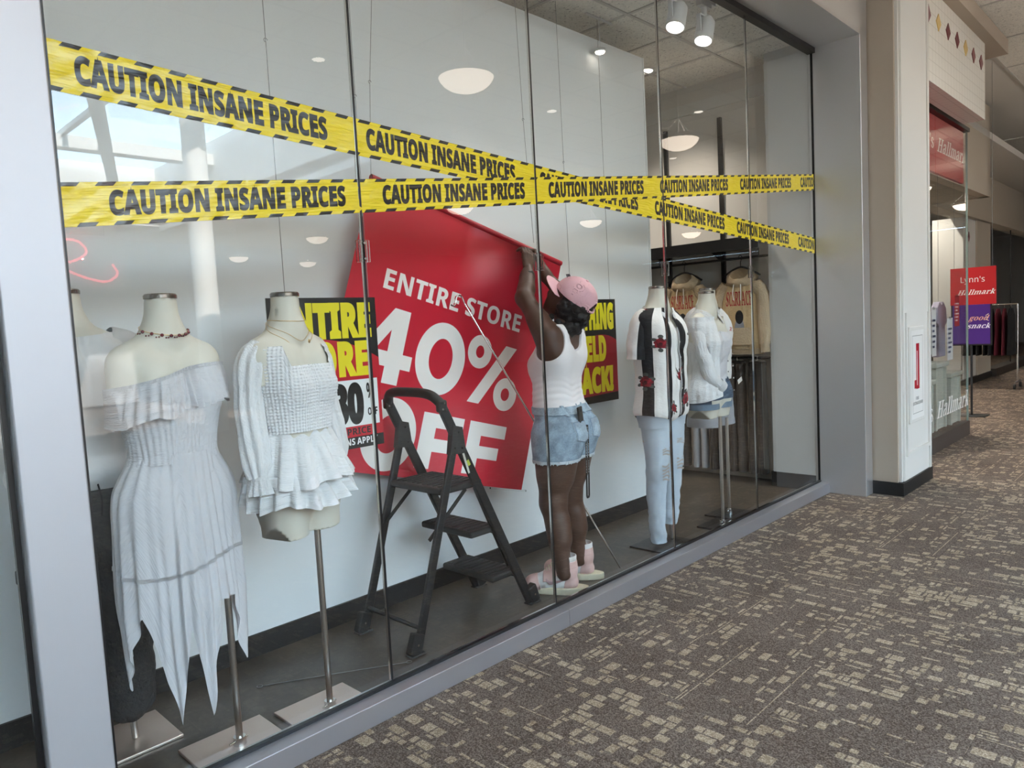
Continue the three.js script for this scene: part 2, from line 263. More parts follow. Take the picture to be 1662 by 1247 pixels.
const portal = structGroup('door_frame_portal', 'brushed aluminium portal round the shop window');
portal.name = 'trim_4';
mesh('jamb', boxUV(merge([rb(0.15, 3.62, 0.40, 0.004, 6.135, 1.81, 0.17)])), mat.metal, portal);
mesh('header', boxUV(span(-6, 6.21, 3.595, CEIL, -0.05, 0.37)), mat.metal, portal);
mesh('header_return', span(-6, 6.06, 3.585, 3.60, -0.03, 0.37), mat.metal, portal);
// ---------- the mall
const mallC = structGroup('ceiling', 'lay-in tile ceiling of the mall');
const SKY = [-5, 7.0, 6, 16];
mesh('ceiling_slab', merge([span(-9, 32, CEIL + 0.03, CEIL + 0.2, -8, SKY[2]), span(-9, SKY[0], CEIL + 0.03, CEIL + 0.2, SKY[2], 19), span(SKY[1], 32, CEIL + 0.03, CEIL + 0.2, SKY[2], 19), span(SKY[0], SKY[1], CEIL + 0.03, CEIL + 0.2, SKY[3], 19)]), mat.white, mallC);
{ const tl = boxUV(rb(1.212, 0.02, 0.602, 0.004), 1), bars = [];
  for (let i = 0; i < 13; i++) for (let j = 0; j < 9; j++) { const m = mesh('ceiling_tile', tl, mat.ceilTile, mallC); m.position.set(0.6 + i * 1.22, CEIL + 0.016, 0.73 + j * 0.61); }
  mesh('ceiling_tile', boxUV(merge([span(-9, 0, CEIL + 0.006, CEIL + 0.026, 0.4, SKY[2]), span(15.85, 32, CEIL + 0.006, CEIL + 0.026, -2, SKY[2]), span(SKY[1], 32, CEIL + 0.006, CEIL + 0.026, SKY[2], 19)])), mat.ceilTile, mallC);
  for (let i = 0; i < 27; i++) bars.push(span(-0.014 + i * 1.22, 0.014 + i * 1.22, CEIL, CEIL + 0.02, 0.4, SKY[2]));
  for (let j = 0; j < 10; j++) bars.push(span(0, 32, CEIL - 0.001, CEIL + 0.02, 0.42 + j * 0.61 - 0.014, 0.42 + j * 0.61 + 0.014));
  mesh('grid_bars', merge(bars), mat.tbar, mallC); }
// skylight over the atrium: white shaft, steel frames, glazing bars, diagonal braces
const skyl = structGroup('window_3', 'atrium skylight with white steel frames');
mesh('shaft', merge([span(SKY[0] - 0.15, SKY[0], CEIL, 5.7, SKY[2], SKY[3]), span(SKY[1], SKY[1] + 0.15, CEIL - 0.12, 5.7, SKY[2], SKY[3]), span(SKY[0], SKY[1], CEIL - 0.12, 5.7, SKY[2] - 0.15, SKY[2]), span(SKY[0], SKY[1], CEIL, 5.7, SKY[3], SKY[3] + 0.15)]), mat.white, skyl);
for (let i = 0; i < 2; i++) mesh('beam', span(SKY[0], SKY[1], 5.2, 5.42, 9.2 + i * 3.6, 9.5 + i * 3.6), mat.white, skyl);
for (let i = 0; i < 5; i++) mesh('glazing_bar', span(-4.4 + i * 2.15, -4.3 + i * 2.15, 5.42, 5.5, SKY[2], SKY[3]), mat.white, skyl);
for (let i = 0; i < 3; i++) { mesh('brace', bar([-4.6 + i * 3.6, 5.28, 6.2], [-1.2 + i * 3.6, 5.28, 15.8], 0.22, 0.12, [0, 1, 0]), mat.white, skyl); }
for (let i = 0; i < 4; i++) mesh('pane', new THREE.PlaneGeometry(2.99, 10).rotateX(-Math.PI / 2).translate(-3.5 + i * 3.0, 5.53, 11), mat.glass, skyl);
struct('column_wall', merge([cyl(0.19, 0.19, 5.2, 5.35, 2.6, 9.9, 32)]), mat.white).name = 'trim_5';
// far sides of the mall
struct('wall_far', boxUV(span(-9, 32, 0, 5.8, 19, 19.2)), mat.farWall);
struct('wall_end', boxUV(merge([span(32, 32.2, 0, CEIL, -8, 19.2), span(-9.2, -9, 0, CEIL, 0.4, 19.2), span(6.5, 32, 0, CEIL, -8.2, -8), span(-9, -6, 0, CEIL, 0, 0.4)])), mat.farWall);
// ---------- neighbouring shop on the right
const col = structGroup('wall_column', 'beige and white column between the two shops');
mesh('core', boxUV(span(6.225, 6.98, 0, CEIL, -0.3, 0.555)), mat.beige, col);
mesh('face_panel', boxUV(merge([span(6.30, 7.0, 0, CEIL, 0.555, 0.585)])), mat.white, col);
mesh('corner_trim', merge([span(6.255, 6.285, 0, CEIL, 0.555, 0.575), span(6.288, 6.30, 0, CEIL, 0.555, 0.58), span(6.965, 7.01, 0, CEIL, 0.50, 0.595)]), mat.white, col);
struct('baseboard_column', merge([span(6.21, 7.02, 0, 0.105, 0.30, 0.60)]), mat.blackBase);
struct('trim_7', boxUV(merge([span(6.21, 9.84, 4.2, CEIL, -0.1, 0.65)])), mat.beige, 'beige dropped bulkhead above the tiled fascia');
const fas = structGroup('wall_fascia', 'white mosaic tiled fascia with red and gold diamonds');
const mosaic = (() => { const [c, g] = cvs(512, 512); g.fillStyle = '#e9e6de'; g.fillRect(0, 0, 512, 512); g.strokeStyle = '#c9c5bb'; g.lineWidth = 3; for (let i = 0; i <= 8; i++) { g.beginPath(); g.moveTo(i * 64, 0); g.lineTo(i * 64, 512); g.moveTo(0, i * 64); g.lineTo(512, i * 64); g.stroke(); } return ctex(c, { rep: [1.25, 1.25] }); })();
mesh('tile_face', boxUV(span(7.0, 9.24, 3.42, 4.2, 0.35, 0.55)), M({ map: mosaic, roughness: 0.35 }), fas);
const dred = M({ color: C3(0.16, 0.01, 0.02), roughness: 0.3 }), dgold = M({ color: C3(0.72, 0.50, 0.16), roughness: 0.3 });
[0, 1, 0, 0, 1, 0, 0].forEach((k, i) => mesh('diamond_tile', extr([[0, -0.075], [0.075, 0], [0, 0.075], [-0.075, 0]], 0.006).translate(7.17 + i * 0.315, 3.97, 0.55), k ? dgold : dred, fas));
// its glass, framed at the foot by a brown kerb
const win4 = structGroup('window_4', 'glass front of the card shop');
mesh('kerb', boxUV(span(7.0, 9.62, 0, 0.16, 0.18, 0.32)), M({ color: C3(0.075, 0.055, 0.045), roughness: 0.6 }), win4);
for (const [a, b] of [[7.0, 8.36], [8.37, 9.6]]) mesh('pane', new THREE.PlaneGeometry(b - a, 3.26).translate((a + b) / 2, 1.79, 0.3), mat.glass, win4);
mesh('top_channel', span(7.0, 9.62, 3.4, 3.44, 0.27, 0.33), mat.gasket, win4);
mesh('pane_edge', span(9.597, 9.607, 0.16, 3.42, 0.29, 0.31), M({ color: C3(0.25, 0.32, 0.29), roughness: 0.2 }), win4);
// return pane into the shop, then a second white column, bulkhead and a far glass front
mesh('pane', new THREE.PlaneGeometry(1.6, 3.26).rotateY(Math.PI / 2).translate(9.6, 1.79, -0.5), mat.glass, win4);
struct('wall_bulkhead', boxUV(merge([span(9.6, 12.9, 3.05, CEIL, -0.25, -0.12), span(12.9, 32, 3.05, CEIL, -1.2, -0.9), span(12.75, 12.9, 3.05, CEIL, -1.2, -0.12)])), mat.beigeLight, 'beige bulkhead over the far shop fronts');
const col2 = structGroup('wall_column', 'far white column with a small red diamond');
mesh('core', boxUV(span(15.3, 16.2, 0, 3.05, -1.5, -1.0)), mat.white, col2);
mesh('side_face', boxUV(span(16.2, 17.3, 0, 3.05, -1.5, -0.97)), mat.beigeLight, col2);
mesh('diamond_tile', extr([[0, -0.09], [0.06, 0], [0, 0.09], [-0.06, 0]], 0.006).translate(15.7, 2.72, -1.0), dred, col2);
struct('baseboard_column', span(15.28, 17.32, 0, 0.12, -1.5, -0.95), mat.blackBase);
const win5 = structGroup('window_5', 'far glass shop front beyond the white column');
mesh('kerb', span(17.3, 30, 0, 0.16, -1.1, -0.88), M({ color: C3(0.05, 0.04, 0.035), roughness: 0.6 }), win5);
for (let i = 0; i < 6; i++) { mesh('pane', new THREE.PlaneGeometry(2.08, 2.9).translate(18.34 + i * 2.1, 1.6, -1.0), mat.glass, win5); mesh('joint', span(19.38 + i * 2.1, 19.4 + i * 2.1, 0.16, 3.05, -1.01, -0.99), mat.gasket, win5); }
struct('wall_shop', boxUV(merge([span(6.6, 32, 0, 3.9, -4.1, -4)])), mat.white, 'back wall of the card shop');
struct('ceiling', span(6.5, 32, 3.9, 4.0, -8, -0.12), mat.white);
// ---------- lamps of the place
const bowlMat = M({ color: C3(0.9, 0.85, 0.78), emissive: C3(1.0, 0.84, 0.68), emissiveIntensity: 8, roughness: 0.4 });
const bowlGeo = lathe([[0.001, 0], [0.05, 0.003], [0.1, 0.014], [0.15, 0.034], [0.19, 0.062], [0.215, 0.095], [0.224, 0.118]], 48);
const rimGeo = lathe([[0.222, 0.112], [0.248, 0.118], [0.262, 0.135], [0.258, 0.15], [0.235, 0.152], [0.222, 0.135], [0.222, 0.112]], 48);
function pendant(x, z, label, y = 3.4) {
  const t = thing('pendant_lamp', label, 'lamp', [x, y, z], 0, 'bowl pendants along the mall');
  mesh('lamp_bowl', bowlGeo, bowlMat, t); mesh('rim', rimGeo, mat.fixture, t);
  mesh('rod', merge([rod([0, 0.15, 0], [0, CEIL - y, 0], 0.008), ...[0, 1, 2].map((k) => { const a = k * 2.094; return rod([0.24 * Math.cos(a), 0.14, 0.24 * Math.sin(a)], [0, 0.36, 0], 0.004, 6); })]), mat.fixture, t);
  mesh('canopy', cyl(0.07, 0.075, 0.03, 0, CEIL - y - 0.015, 0), mat.fixture, t);
  const l = new THREE.PointLight(C3(1, 0.9, 0.8), 1.3); l.position.set(0, 0.1, 0); l.castShadow = true; l.shadow.radius = 4; t.add(l);
}
for (const [x, z] of [[0.8, 2.03], [4.16, 2.0], [7.5, 2.08], [10.84, 2.05], [14.2, 2.05], [17.5, 2.05]]) pendant(x, z, 'white glass bowl pendant lamp over the carpet near the shop window');
for (const [x, z] of [[8.3, 6.7], [11.81, 6.7], [15.83, 6.8], [8.16, 10.9]]) pendant(x, z, 'white glass bowl pendant lamp deeper in the mall before the atrium');
for (const [x, z] of [[10.55, 15.35], [8.3, 14.7]]) pendant(x, z, 'white glass bowl pendant lamp beside the atrium skylight');
const canMat = M({ color: C3(0.9, 0.88, 0.82), emissive: C3(1.0, 0.9, 0.76), emissiveIntensity: 9, roughness: 0.5 });
function downlight(x, y, z, I, label, group, cone = 0.75, open = 0.062) {
  const t = thing('recessed_lamp', label, 'lamp', [x, y, z], 0, group);
  mesh('trim_ring', lathe([[open, 0], [open + 0.02, -0.006], [open + 0.022, 0], [open + 0.022, 0.01]], 32), mat.fixture, t);
  mesh('lamp_lens', cyl(open, open, 0.006, 0, 0.003, 0, 28), canMat, t);
  const l = new THREE.SpotLight(C3(1.0, 0.9, 0.78), I, 0, cone, 0.6); l.position.set(0, -0.012, 0); l.target.position.set(0, -2, 0); l.castShadow = true; l.shadow.radius = 3; t.add(l, l.target);
}
for (const [x, z] of [[4.3, 4.34], [7.69, 4.1], [9.42, 2.9], [11.67, 4.7], [1.2, 4.3]]) downlight(x, CEIL - 0.003, z, 10, 'round recessed ceiling lamp in the mall tiles', 'recessed lamps in the mall ceiling');
for (const [x, z] of [[2.05, -2.2], [3.9, -2.2], [5.1, -2.2], [5.1, -4.0], [3.9, -4.0], [5.6, -1.25]]) downlight(x, 3.655, z, 15, 'round recessed ceiling lamp inside the shop', 'recessed lamps in the shop ceiling', 1.0);
for (const [x, z] of [[7.8, -1.0], [9.4, -1.0], [11, -1.4], [14.5, -1.6], [16.5, -1.6], [18.5, -1.6]]) downlight(x, 3.9, z, 40, 'round recessed ceiling lamp in a neighbouring shop', 'recessed lamps in the neighbouring shops', 1.1, 0.1);
// track with spot heads over the window display
{ const t = thing('track_rail', 'white lighting track over the window display', 'track');
  mesh('rail', span(1.2, 4.75, 3.60, 3.635, -0.155, -0.12), mat.fixture, t); for (const x of [1.4, 3, 4.6]) mesh('hanger', rod([x, 3.63, -0.137], [x, 3.72, -0.137], 0.006), mat.fixture, t);
  const glow = M({ color: C3(1, 1, 1), emissive: C3(1.0, 0.97, 0.93), emissiveIntensity: 14, roughness: 0.4 });
  const head = (x, aim, label) => {
    const h = thing('track_spotlight', label, 'spotlight', [x, 3.60, -0.137], 0, 'spot heads on the display track'); h.scale.setScalar(1.3);
    mesh('adapter', merge([bx(0.10, 0.03, 0.034, 0, -0.012, 0), cyl(0.014, 0.014, 0.05, 0, -0.05, 0)]), mat.fixture, h);
    mesh('yoke', merge([bx(0.11, 0.008, 0.022, 0, -0.075, 0), bx(0.008, 0.085, 0.022, 0.055, -0.115, 0), bx(0.008, 0.085, 0.022, -0.055, -0.115, 0)]), mat.fixture, h);
    const d = V(...aim).sub(V(x, 3.46, -0.137)).normalize(), q = new THREE.Quaternion().setFromUnitVectors(V(0, -1, 0), d);
    const body = mesh('lamp_can', lathe([[0.001, 0.075], [0.03, 0.075], [0.046, 0.05], [0.048, -0.055], [0.043, -0.06], [0.041, -0.045]], 32).applyQuaternion(q).translate(0, -0.145, 0), mat.fixture, h);
    mesh('lamp_lens', cyl(0.041, 0.041, 0.004, 0, -0.044, 0, 28).applyQuaternion(q).translate(0, -0.145, 0), glow, h);
    const l = new THREE.SpotLight(C3(1.0, 0.96, 0.9), 3.2, 0, 0.85, 1); l.position.copy(d).multiplyScalar(0.055).add(V(0, -0.145, 0)); l.target.position.copy(d).multiplyScalar(2).add(V(0, -0.145, 0)); l.castShadow = true; l.shadow.radius = 2; h.add(l, l.target);
  };
  head(4.27, [3.3, 1.0, -0.1], 'white track spotlight head, first of the lit pair by the downlight');
  head(4.62, [3.7, 0.9, -0.1], 'white track spotlight head nearest the end of the track');
  head(3.1, [3.0, 0.9, -0.35], 'white track spotlight head over the stepladder');
  head(1.9, [1.5, 0.9, -0.3], 'white track spotlight head over the white blouse mannequin');
}
// small disc lamp hung from a wire track above the partition
{ const t = thing('hanging_lamp', 'small disc lamp hanging above the end of the partition', 'lamp', [4.38, 3.42, -0.83]);
  mesh('lamp_disc', cyl(0.036, 0.03, 0.012, 0, 0, 0, 24), canMat, t); mesh('collar', lathe([[0.034, 0.004], [0.042, 0.0], [0.042, 0.022], [0.0, 0.026]], 24), mat.fixture, t);
  mesh('stem', rod([0, 0.02, 0], [0, 0.235, 0], 0.003, 6), mat.fixture, t);
  mesh('track_strip', bx(0.3, 0.008, 0.02, 0.0, 0.232, 0), mat.fixture, t); }
// ---------- caution tapes stuck on the mall side of the glass
const FONT = 'sans-serif';
function squeezed(g, txt, x, y, w, h, color, stroke = 0, font = 'bold', fam = FONT) { // fits txt into the box x..x+w, cap height h, baseline y
  g.save(); g.font = `${font} 200px ${fam}`; const m = g.measureText(txt), cap = 143; g.translate(x, y); g.scale(w / m.width, h / cap); g.fillStyle = color; g.fillText(txt, 0, 0);
  if (stroke) { g.strokeStyle = color; g.lineWidth = stroke; g.lineJoin = 'miter'; g.strokeText(txt, 0, 0); } g.restore();
}
const tapeTex = (() => { const W = 2048, H = 262, [c, g] = cvs(W, H); g.fillStyle = '#ead11c'; g.fillRect(0, 0, W, H);
  g.fillStyle = '#141210'; const n = 10, p = W / n; for (let i = -1; i <= n; i++) { for (const [y0, s] of [[0, 1], [H - 24, 1]]) { const x = i * p + (y0 ? 0.42 * p : 0); g.beginPath(); g.moveTo(x + 14, y0); g.lineTo(x + 14 + p * 0.5, y0); g.lineTo(x + p * 0.5 - 8, y0 + 24); g.lineTo(x - 8, y0 + 24); g.fill(); } }
  squeezed(g, 'CAUTION INSANE PRICES', 60, 197, 1700, 140, '#16130f', 15);
  return ctex(c); })();
const tapeBump = (() => { const a = lattice(7), b = lattice(17), c = lattice(40); return noiseTex(512, 256, (x, y) => { const u = x / 512, v = y / 256, w = 255 * Math.min(1, 0.55 * Math.abs(2 * a(u, v * 0.6) - 1) + 0.35 * Math.abs(2 * b(u, v) - 1) + 0.15 * c(u, v)); return [w, w, w]; }, { data: true }); })();
const tapeMat = MP({ map: tapeTex, roughness: 0.33, bumpMap: tapeBump, bumpScale: 0.006, clearcoat: 0.5, clearcoatRoughness: 0.15 });
function tape(name, label, x0, x1, yTop, yBot, phase, z, wrinkle) { // yTop/yBot: [at x0, at x1]
  const nu = 260, nv = 8; const g = surf(nu, nv, (u, v) => { const x = x0 + (x1 - x0) * u, yt = yTop[0] + (yTop[1] - yTop[0]) * u, yb = yBot[0] + (yBot[1] - yBot[0]) * u;
    const amp = wrinkle * Math.exp(-u * 5) + 0.0004, d = amp * (N3(x * 22, v * 5, 3.1) + 0.6 * N3(x * 60, v * 9, 7.7)); return [x, yb + (yt - yb) * v, z + 0.001 + Math.max(-0.0008, d)]; });
  const uv = g.attributes.uv; for (let i = 0; i < uv.count; i++) uv.setX(i, (x0 + (x1 - x0) * uv.getX(i) - phase) / 1.003);
  return tag(mesh(name, thick(g, 0.0003), tapeMat), label, 'tape');
}
tape('caution_tape', 'yellow caution tape stuck straight across the window', 0.645, 6.045, [1.979, 2.60], [1.851, 2.472], 0.741, 0.0035, 0.004);
tape('caution_tape', 'yellow caution tape sloping down across the window to the metal jamb', 0.645, 6.045, [2.381, 2.095], [2.238, 1.967], 0.682, 0.0015, 0.0045);
{ const t = thing('tape_strip', 'strip of clear adhesive tape holding the yellow tape end', 'tape', [0, 0, 0]); mesh('strip', bx(0.10, 0.022, 0.0006, 0.70, 1.845, 0.006), mat.clear, t); }
// ---------- acrylic clips on the pane joints
for (const [x, y, where] of [[1.668, 1.823, 'before the left edge of the red banner'], [2.686, 1.81, 'beside the raised hands'], [3.811, 1.80, 'before the rose shirt mannequin'], [4.923, 1.80, 'before the beige hoodies']]) {
  const t = thing('pane_clip', 'small clear acrylic clip on the glass joint ' + where, 'clip', [x, y, 0], 0, 'acrylic clips on the glass joints');
  for (const s of [-1, 1]) { mesh('clip_plate', rb(0.05, 0.085, 0.006, 0.0025, 0, 0, s * 0.0095), mat.clear, t); for (const [a, b] of [[0, 0.03], [0, -0.03]]) mesh('screw', cyl(0.005, 0.005, 0.004, 0, 0, 0, 10).rotateX(Math.PI / 2).translate(a, b, s * 0.0135), mat.chrome, t); }
}
// ---------- red banner being hung
const bannerTex = (() => { const S = 1024, [c, g] = cvs(S, S); g.fillStyle = '#c8102e'; g.fillRect(0, 0, S, S); const W = '#f1eeea';
  squeezed(g, 'ENTIRE STORE', 0.128 * S, 0.352 * S, 0.70 * S, 0.070 * S, W, 3);
  // 4
  g.fillStyle = W; const poly = (pts) => { g.beginPath(); pts.forEach(([x, y], i) => (i ? g.lineTo(x * S, y * S) : g.moveTo(x * S, y * S))); g.fill(); };
  g.beginPath(); [[0.205, 0.41], [0.275, 0.41], [0.275, 0.568], [0.318, 0.568], [0.318, 0.622], [0.275, 0.622], [0.275, 0.682], [0.208, 0.682], [0.208, 0.622], [0.10, 0.622], [0.10, 0.572]].forEach(([x, y], i) => (i ? g.lineTo(x * S, y * S) : g.moveTo(x * S, y * S))); g.closePath();
  [[0.208, 0.568], [0.208, 0.49], [0.158, 0.568]].forEach(([x, y], i) => (i ? g.lineTo(x * S, y * S) : g.moveTo(x * S, y * S))); g.closePath(); g.fill('evenodd');
  const ring = (x, y, rx, ry, t) => { g.lineWidth = t * S; g.strokeStyle = W; g.beginPath(); g.ellipse(x * S, y * S, rx * S, ry * S, 0, 0, 7); g.stroke(); };
  ring(0.447, 0.546, 0.086, 0.108, 0.062); ring(0.632, 0.478, 0.042, 0.046, 0.042); ring(0.806, 0.622, 0.044, 0.047, 0.042);
  poly([[0.765, 0.425], [0.828, 0.425], [0.672, 0.682], [0.610, 0.682]]);
  ring(0.285, 0.855, 0.085, 0.10, 0.064);
  for (const x of [0.42, 0.65]) { poly([[x, 0.752], [x + 0.2, 0.752], [x + 0.2, 0.805], [x + 0.068, 0.805], [x + 0.068, 0.845], [x + 0.175, 0.845], [x + 0.175, 0.895], [x + 0.068, 0.895], [x + 0.068, 0.96], [x, 0.96]]); }
  return ctex(c, { clamp: true }); })();
{ const t = thing('sale_banner', 'large red sale banner being hung askew, printed entire store forty percent off', 'banner');
  const TL = [2.11, 2.24], TR = [3.48, 1.865], BR = [3.03, 0.55], cz = 2.396, up = 1.5;
  const hang = (u, w = 0) => -0.80 + 0.215 * (1 - 0.8 * Math.min(1, w / 0.35)) * Math.min(1, Math.max(0, (u - 0.45) / 0.33)) ** 1.4; // its left part hangs back by the wall, clear of the ladder
  const tr = (x, y, z, u, w) => { const h = hang(u, w) + z + 0.53, k = (cz - h) / (cz + 0.53); return [x * k, up + (y - up) * k, h]; };
  const g = surf(60, 60, (u, v) => { const w = 1 - v, x = TL[0] + (TR[0] - TL[0]) * u + (BR[0] - TR[0]) * w, y = TL[1] + (TR[1] - TL[1]) * u + (BR[1] - TR[1]) * w;
    const curl = 0.05 * Math.pow(u, 3) * w * w - 0.03 * Math.sin(Math.PI * u) * (1 - w) + 0.02 * Math.sin(w * 5 + u * 4) * w + 0.03 * Math.pow(w, 6) * u; return tr(x, y, -0.53 + curl, u, w); });
  const m = mesh('sheet', thick(g, 0.0008), MP({ map: bannerTex, roughness: 0.42, clearcoat: 0.25, clearcoatRoughness: 0.3 }), t);
  mesh('hem_rod', tube(Array.from({ length: 13 }, (_, i) => i / 12).map((u) => tr(TL[0] + (TR[0] - TL[0]) * u, TL[1] + (TR[1] - TL[1]) * u + 0.008, -0.53 - 0.03 * Math.sin(Math.PI * u), u)), 0.016, 24, 10), M({ color: C3(0.42, 0.008, 0.025), roughness: 0.4 }), t);
  mesh('hem_rod', rod(tr(BR[0] + 0.035, BR[1] - 0.012, -0.46, 1, 1), tr(BR[0] - 0.25, BR[1] + 0.06, -0.47, 0.82, 1), 0.006), mat.clear, t);
}
// ---------- posters
const posterFrame = (t, w, h, tex) => { mesh('card', bx(w, h, 0.004), M({ color: C3(0.7, 0.7, 0.7), roughness: 0.7 }), t); mesh('print', new THREE.PlaneGeometry(w, h).translate(0, 0, 0.0026), MP({ map: tex, roughness: 0.35, clearcoat: 0.2 }), t); };
{ const W = 640, H = 810, [c, g] = cvs(W, H); g.fillStyle = '#0e0d0d'; g.fillRect(0, 0, W, H);
  g.fillStyle = '#c01328'; g.beginPath(); g.moveTo(0, 250); g.quadraticCurveTo(360, 150, W, 330); g.lineTo(W, H - 62); g.lineTo(0, H - 62); g.fill();
  squeezed(g, 'ENTIRE', 34, 205, 572, 168, '#eadb1e', 18); squeezed(g, 'STORE', 60, 410, 520, 168, '#eadb1e', 18);
  g.fillStyle = '#e9ecec'; g.fillRect(60, 440, 560, 250); squeezed(g, '30', 330, 665, 190, 195, '#111', 20); squeezed(g, '%', 545, 545, 50, 80, '#111', 5); squeezed(g, 'OFF', 545, 640, 66, 40, '#111', 4);
  squeezed(g, 'FINAL PRICE', 230, 735, 330, 34, '#14110f', 3); squeezed(g, 'EXCLUSIONS APPLY', 180, 790, 420, 34, '#f2f2f2', 3);
  const t = thing('sale_poster', 'black and red poster with yellow letters and thirty percent behind the blouse mannequin', 'poster', [1.785, 1.325, -0.50]); t.rotation.z = 0.0; posterFrame(t, 0.555, 0.70, ctex(c, { clamp: true })); }
{ const W = 640, H = 810, [c, g] = cvs(W, H); g.fillStyle = '#0e0d0d'; g.fillRect(0, 0, W, H);
  g.fillStyle = '#9c1226'; g.beginPath(); g.moveTo(0, 420); g.quadraticCurveTo(W * 0.62, 190, W, 330); g.lineTo(W, H - 66); g.lineTo(0, H - 50); g.fill();
  squeezed(g, 'NOTHING', 26, 225, 588, 185, '#eadb1e', 20); squeezed(g, 'HELD', 130, 475, 370, 180, '#eadb1e', 20); squeezed(g, 'BACK!', 60, 720, 520, 180, '#eadb1e', 20);
  const t = thing('sale_poster', 'black and red nothing held back poster on the partition behind the woman', 'poster', [4.165, 1.295, -0.85]); posterFrame(t, 0.585, 0.745, ctex(c, { clamp: true })); }
// hanging wires with small hooks
const wireRun = (pts, label) => { const t = thing('hanging_wire', label, 'wire', [0, 0, 0], 0, 'thin wires hanging from the shop ceiling'); for (let i = 0; i + 1 < pts.length; i++) mesh('strand', rod(pts[i], pts[i + 1], 0.0016, 6), mat.wire, t);
  for (let i = 1; i + 1 < pts.length; i++) mesh('hook', new THREE.TorusGeometry(0.008, 0.0016, 6, 14, 4.6).translate(pts[i][0], pts[i][1], pts[i][2]), mat.wire, t); };
wireRun([[1.60, 3.66, -0.50], [1.60, 2.75, -0.50], [1.60, 2.05, -0.50], [1.60, 1.672, -0.50]], 'thin wire holding the left corner of the thirty percent poster');
wireRun([[2.03, 3.66, -0.50], [2.03, 2.6, -0.50], [2.03, 1.672, -0.50]], 'thin wire holding the right corner of the thirty percent poster');
wireRun([[2.40, 3.66, -0.76], [2.33, 2.80, -0.79], [2.305, 2.31, -0.80]], 'thin wire holding the raised corner of the red banner');
wireRun([[3.25, 3.66, -0.6], [3.28, 2.72, -0.6], [3.32, 2.0, -0.6]], 'thin loose wire hanging over the raised hands');
wireRun([[3.93, 3.66, -0.85], [3.94, 2.6, -0.85], [3.95, 1.668, -0.85]], 'thin wire holding the left corner of the held back poster');
wireRun([[4.385, 3.66, -0.85], [4.39, 2.55, -0.85], [4.40, 1.668, -0.85]], 'thin wire holding the right corner of the held back poster');
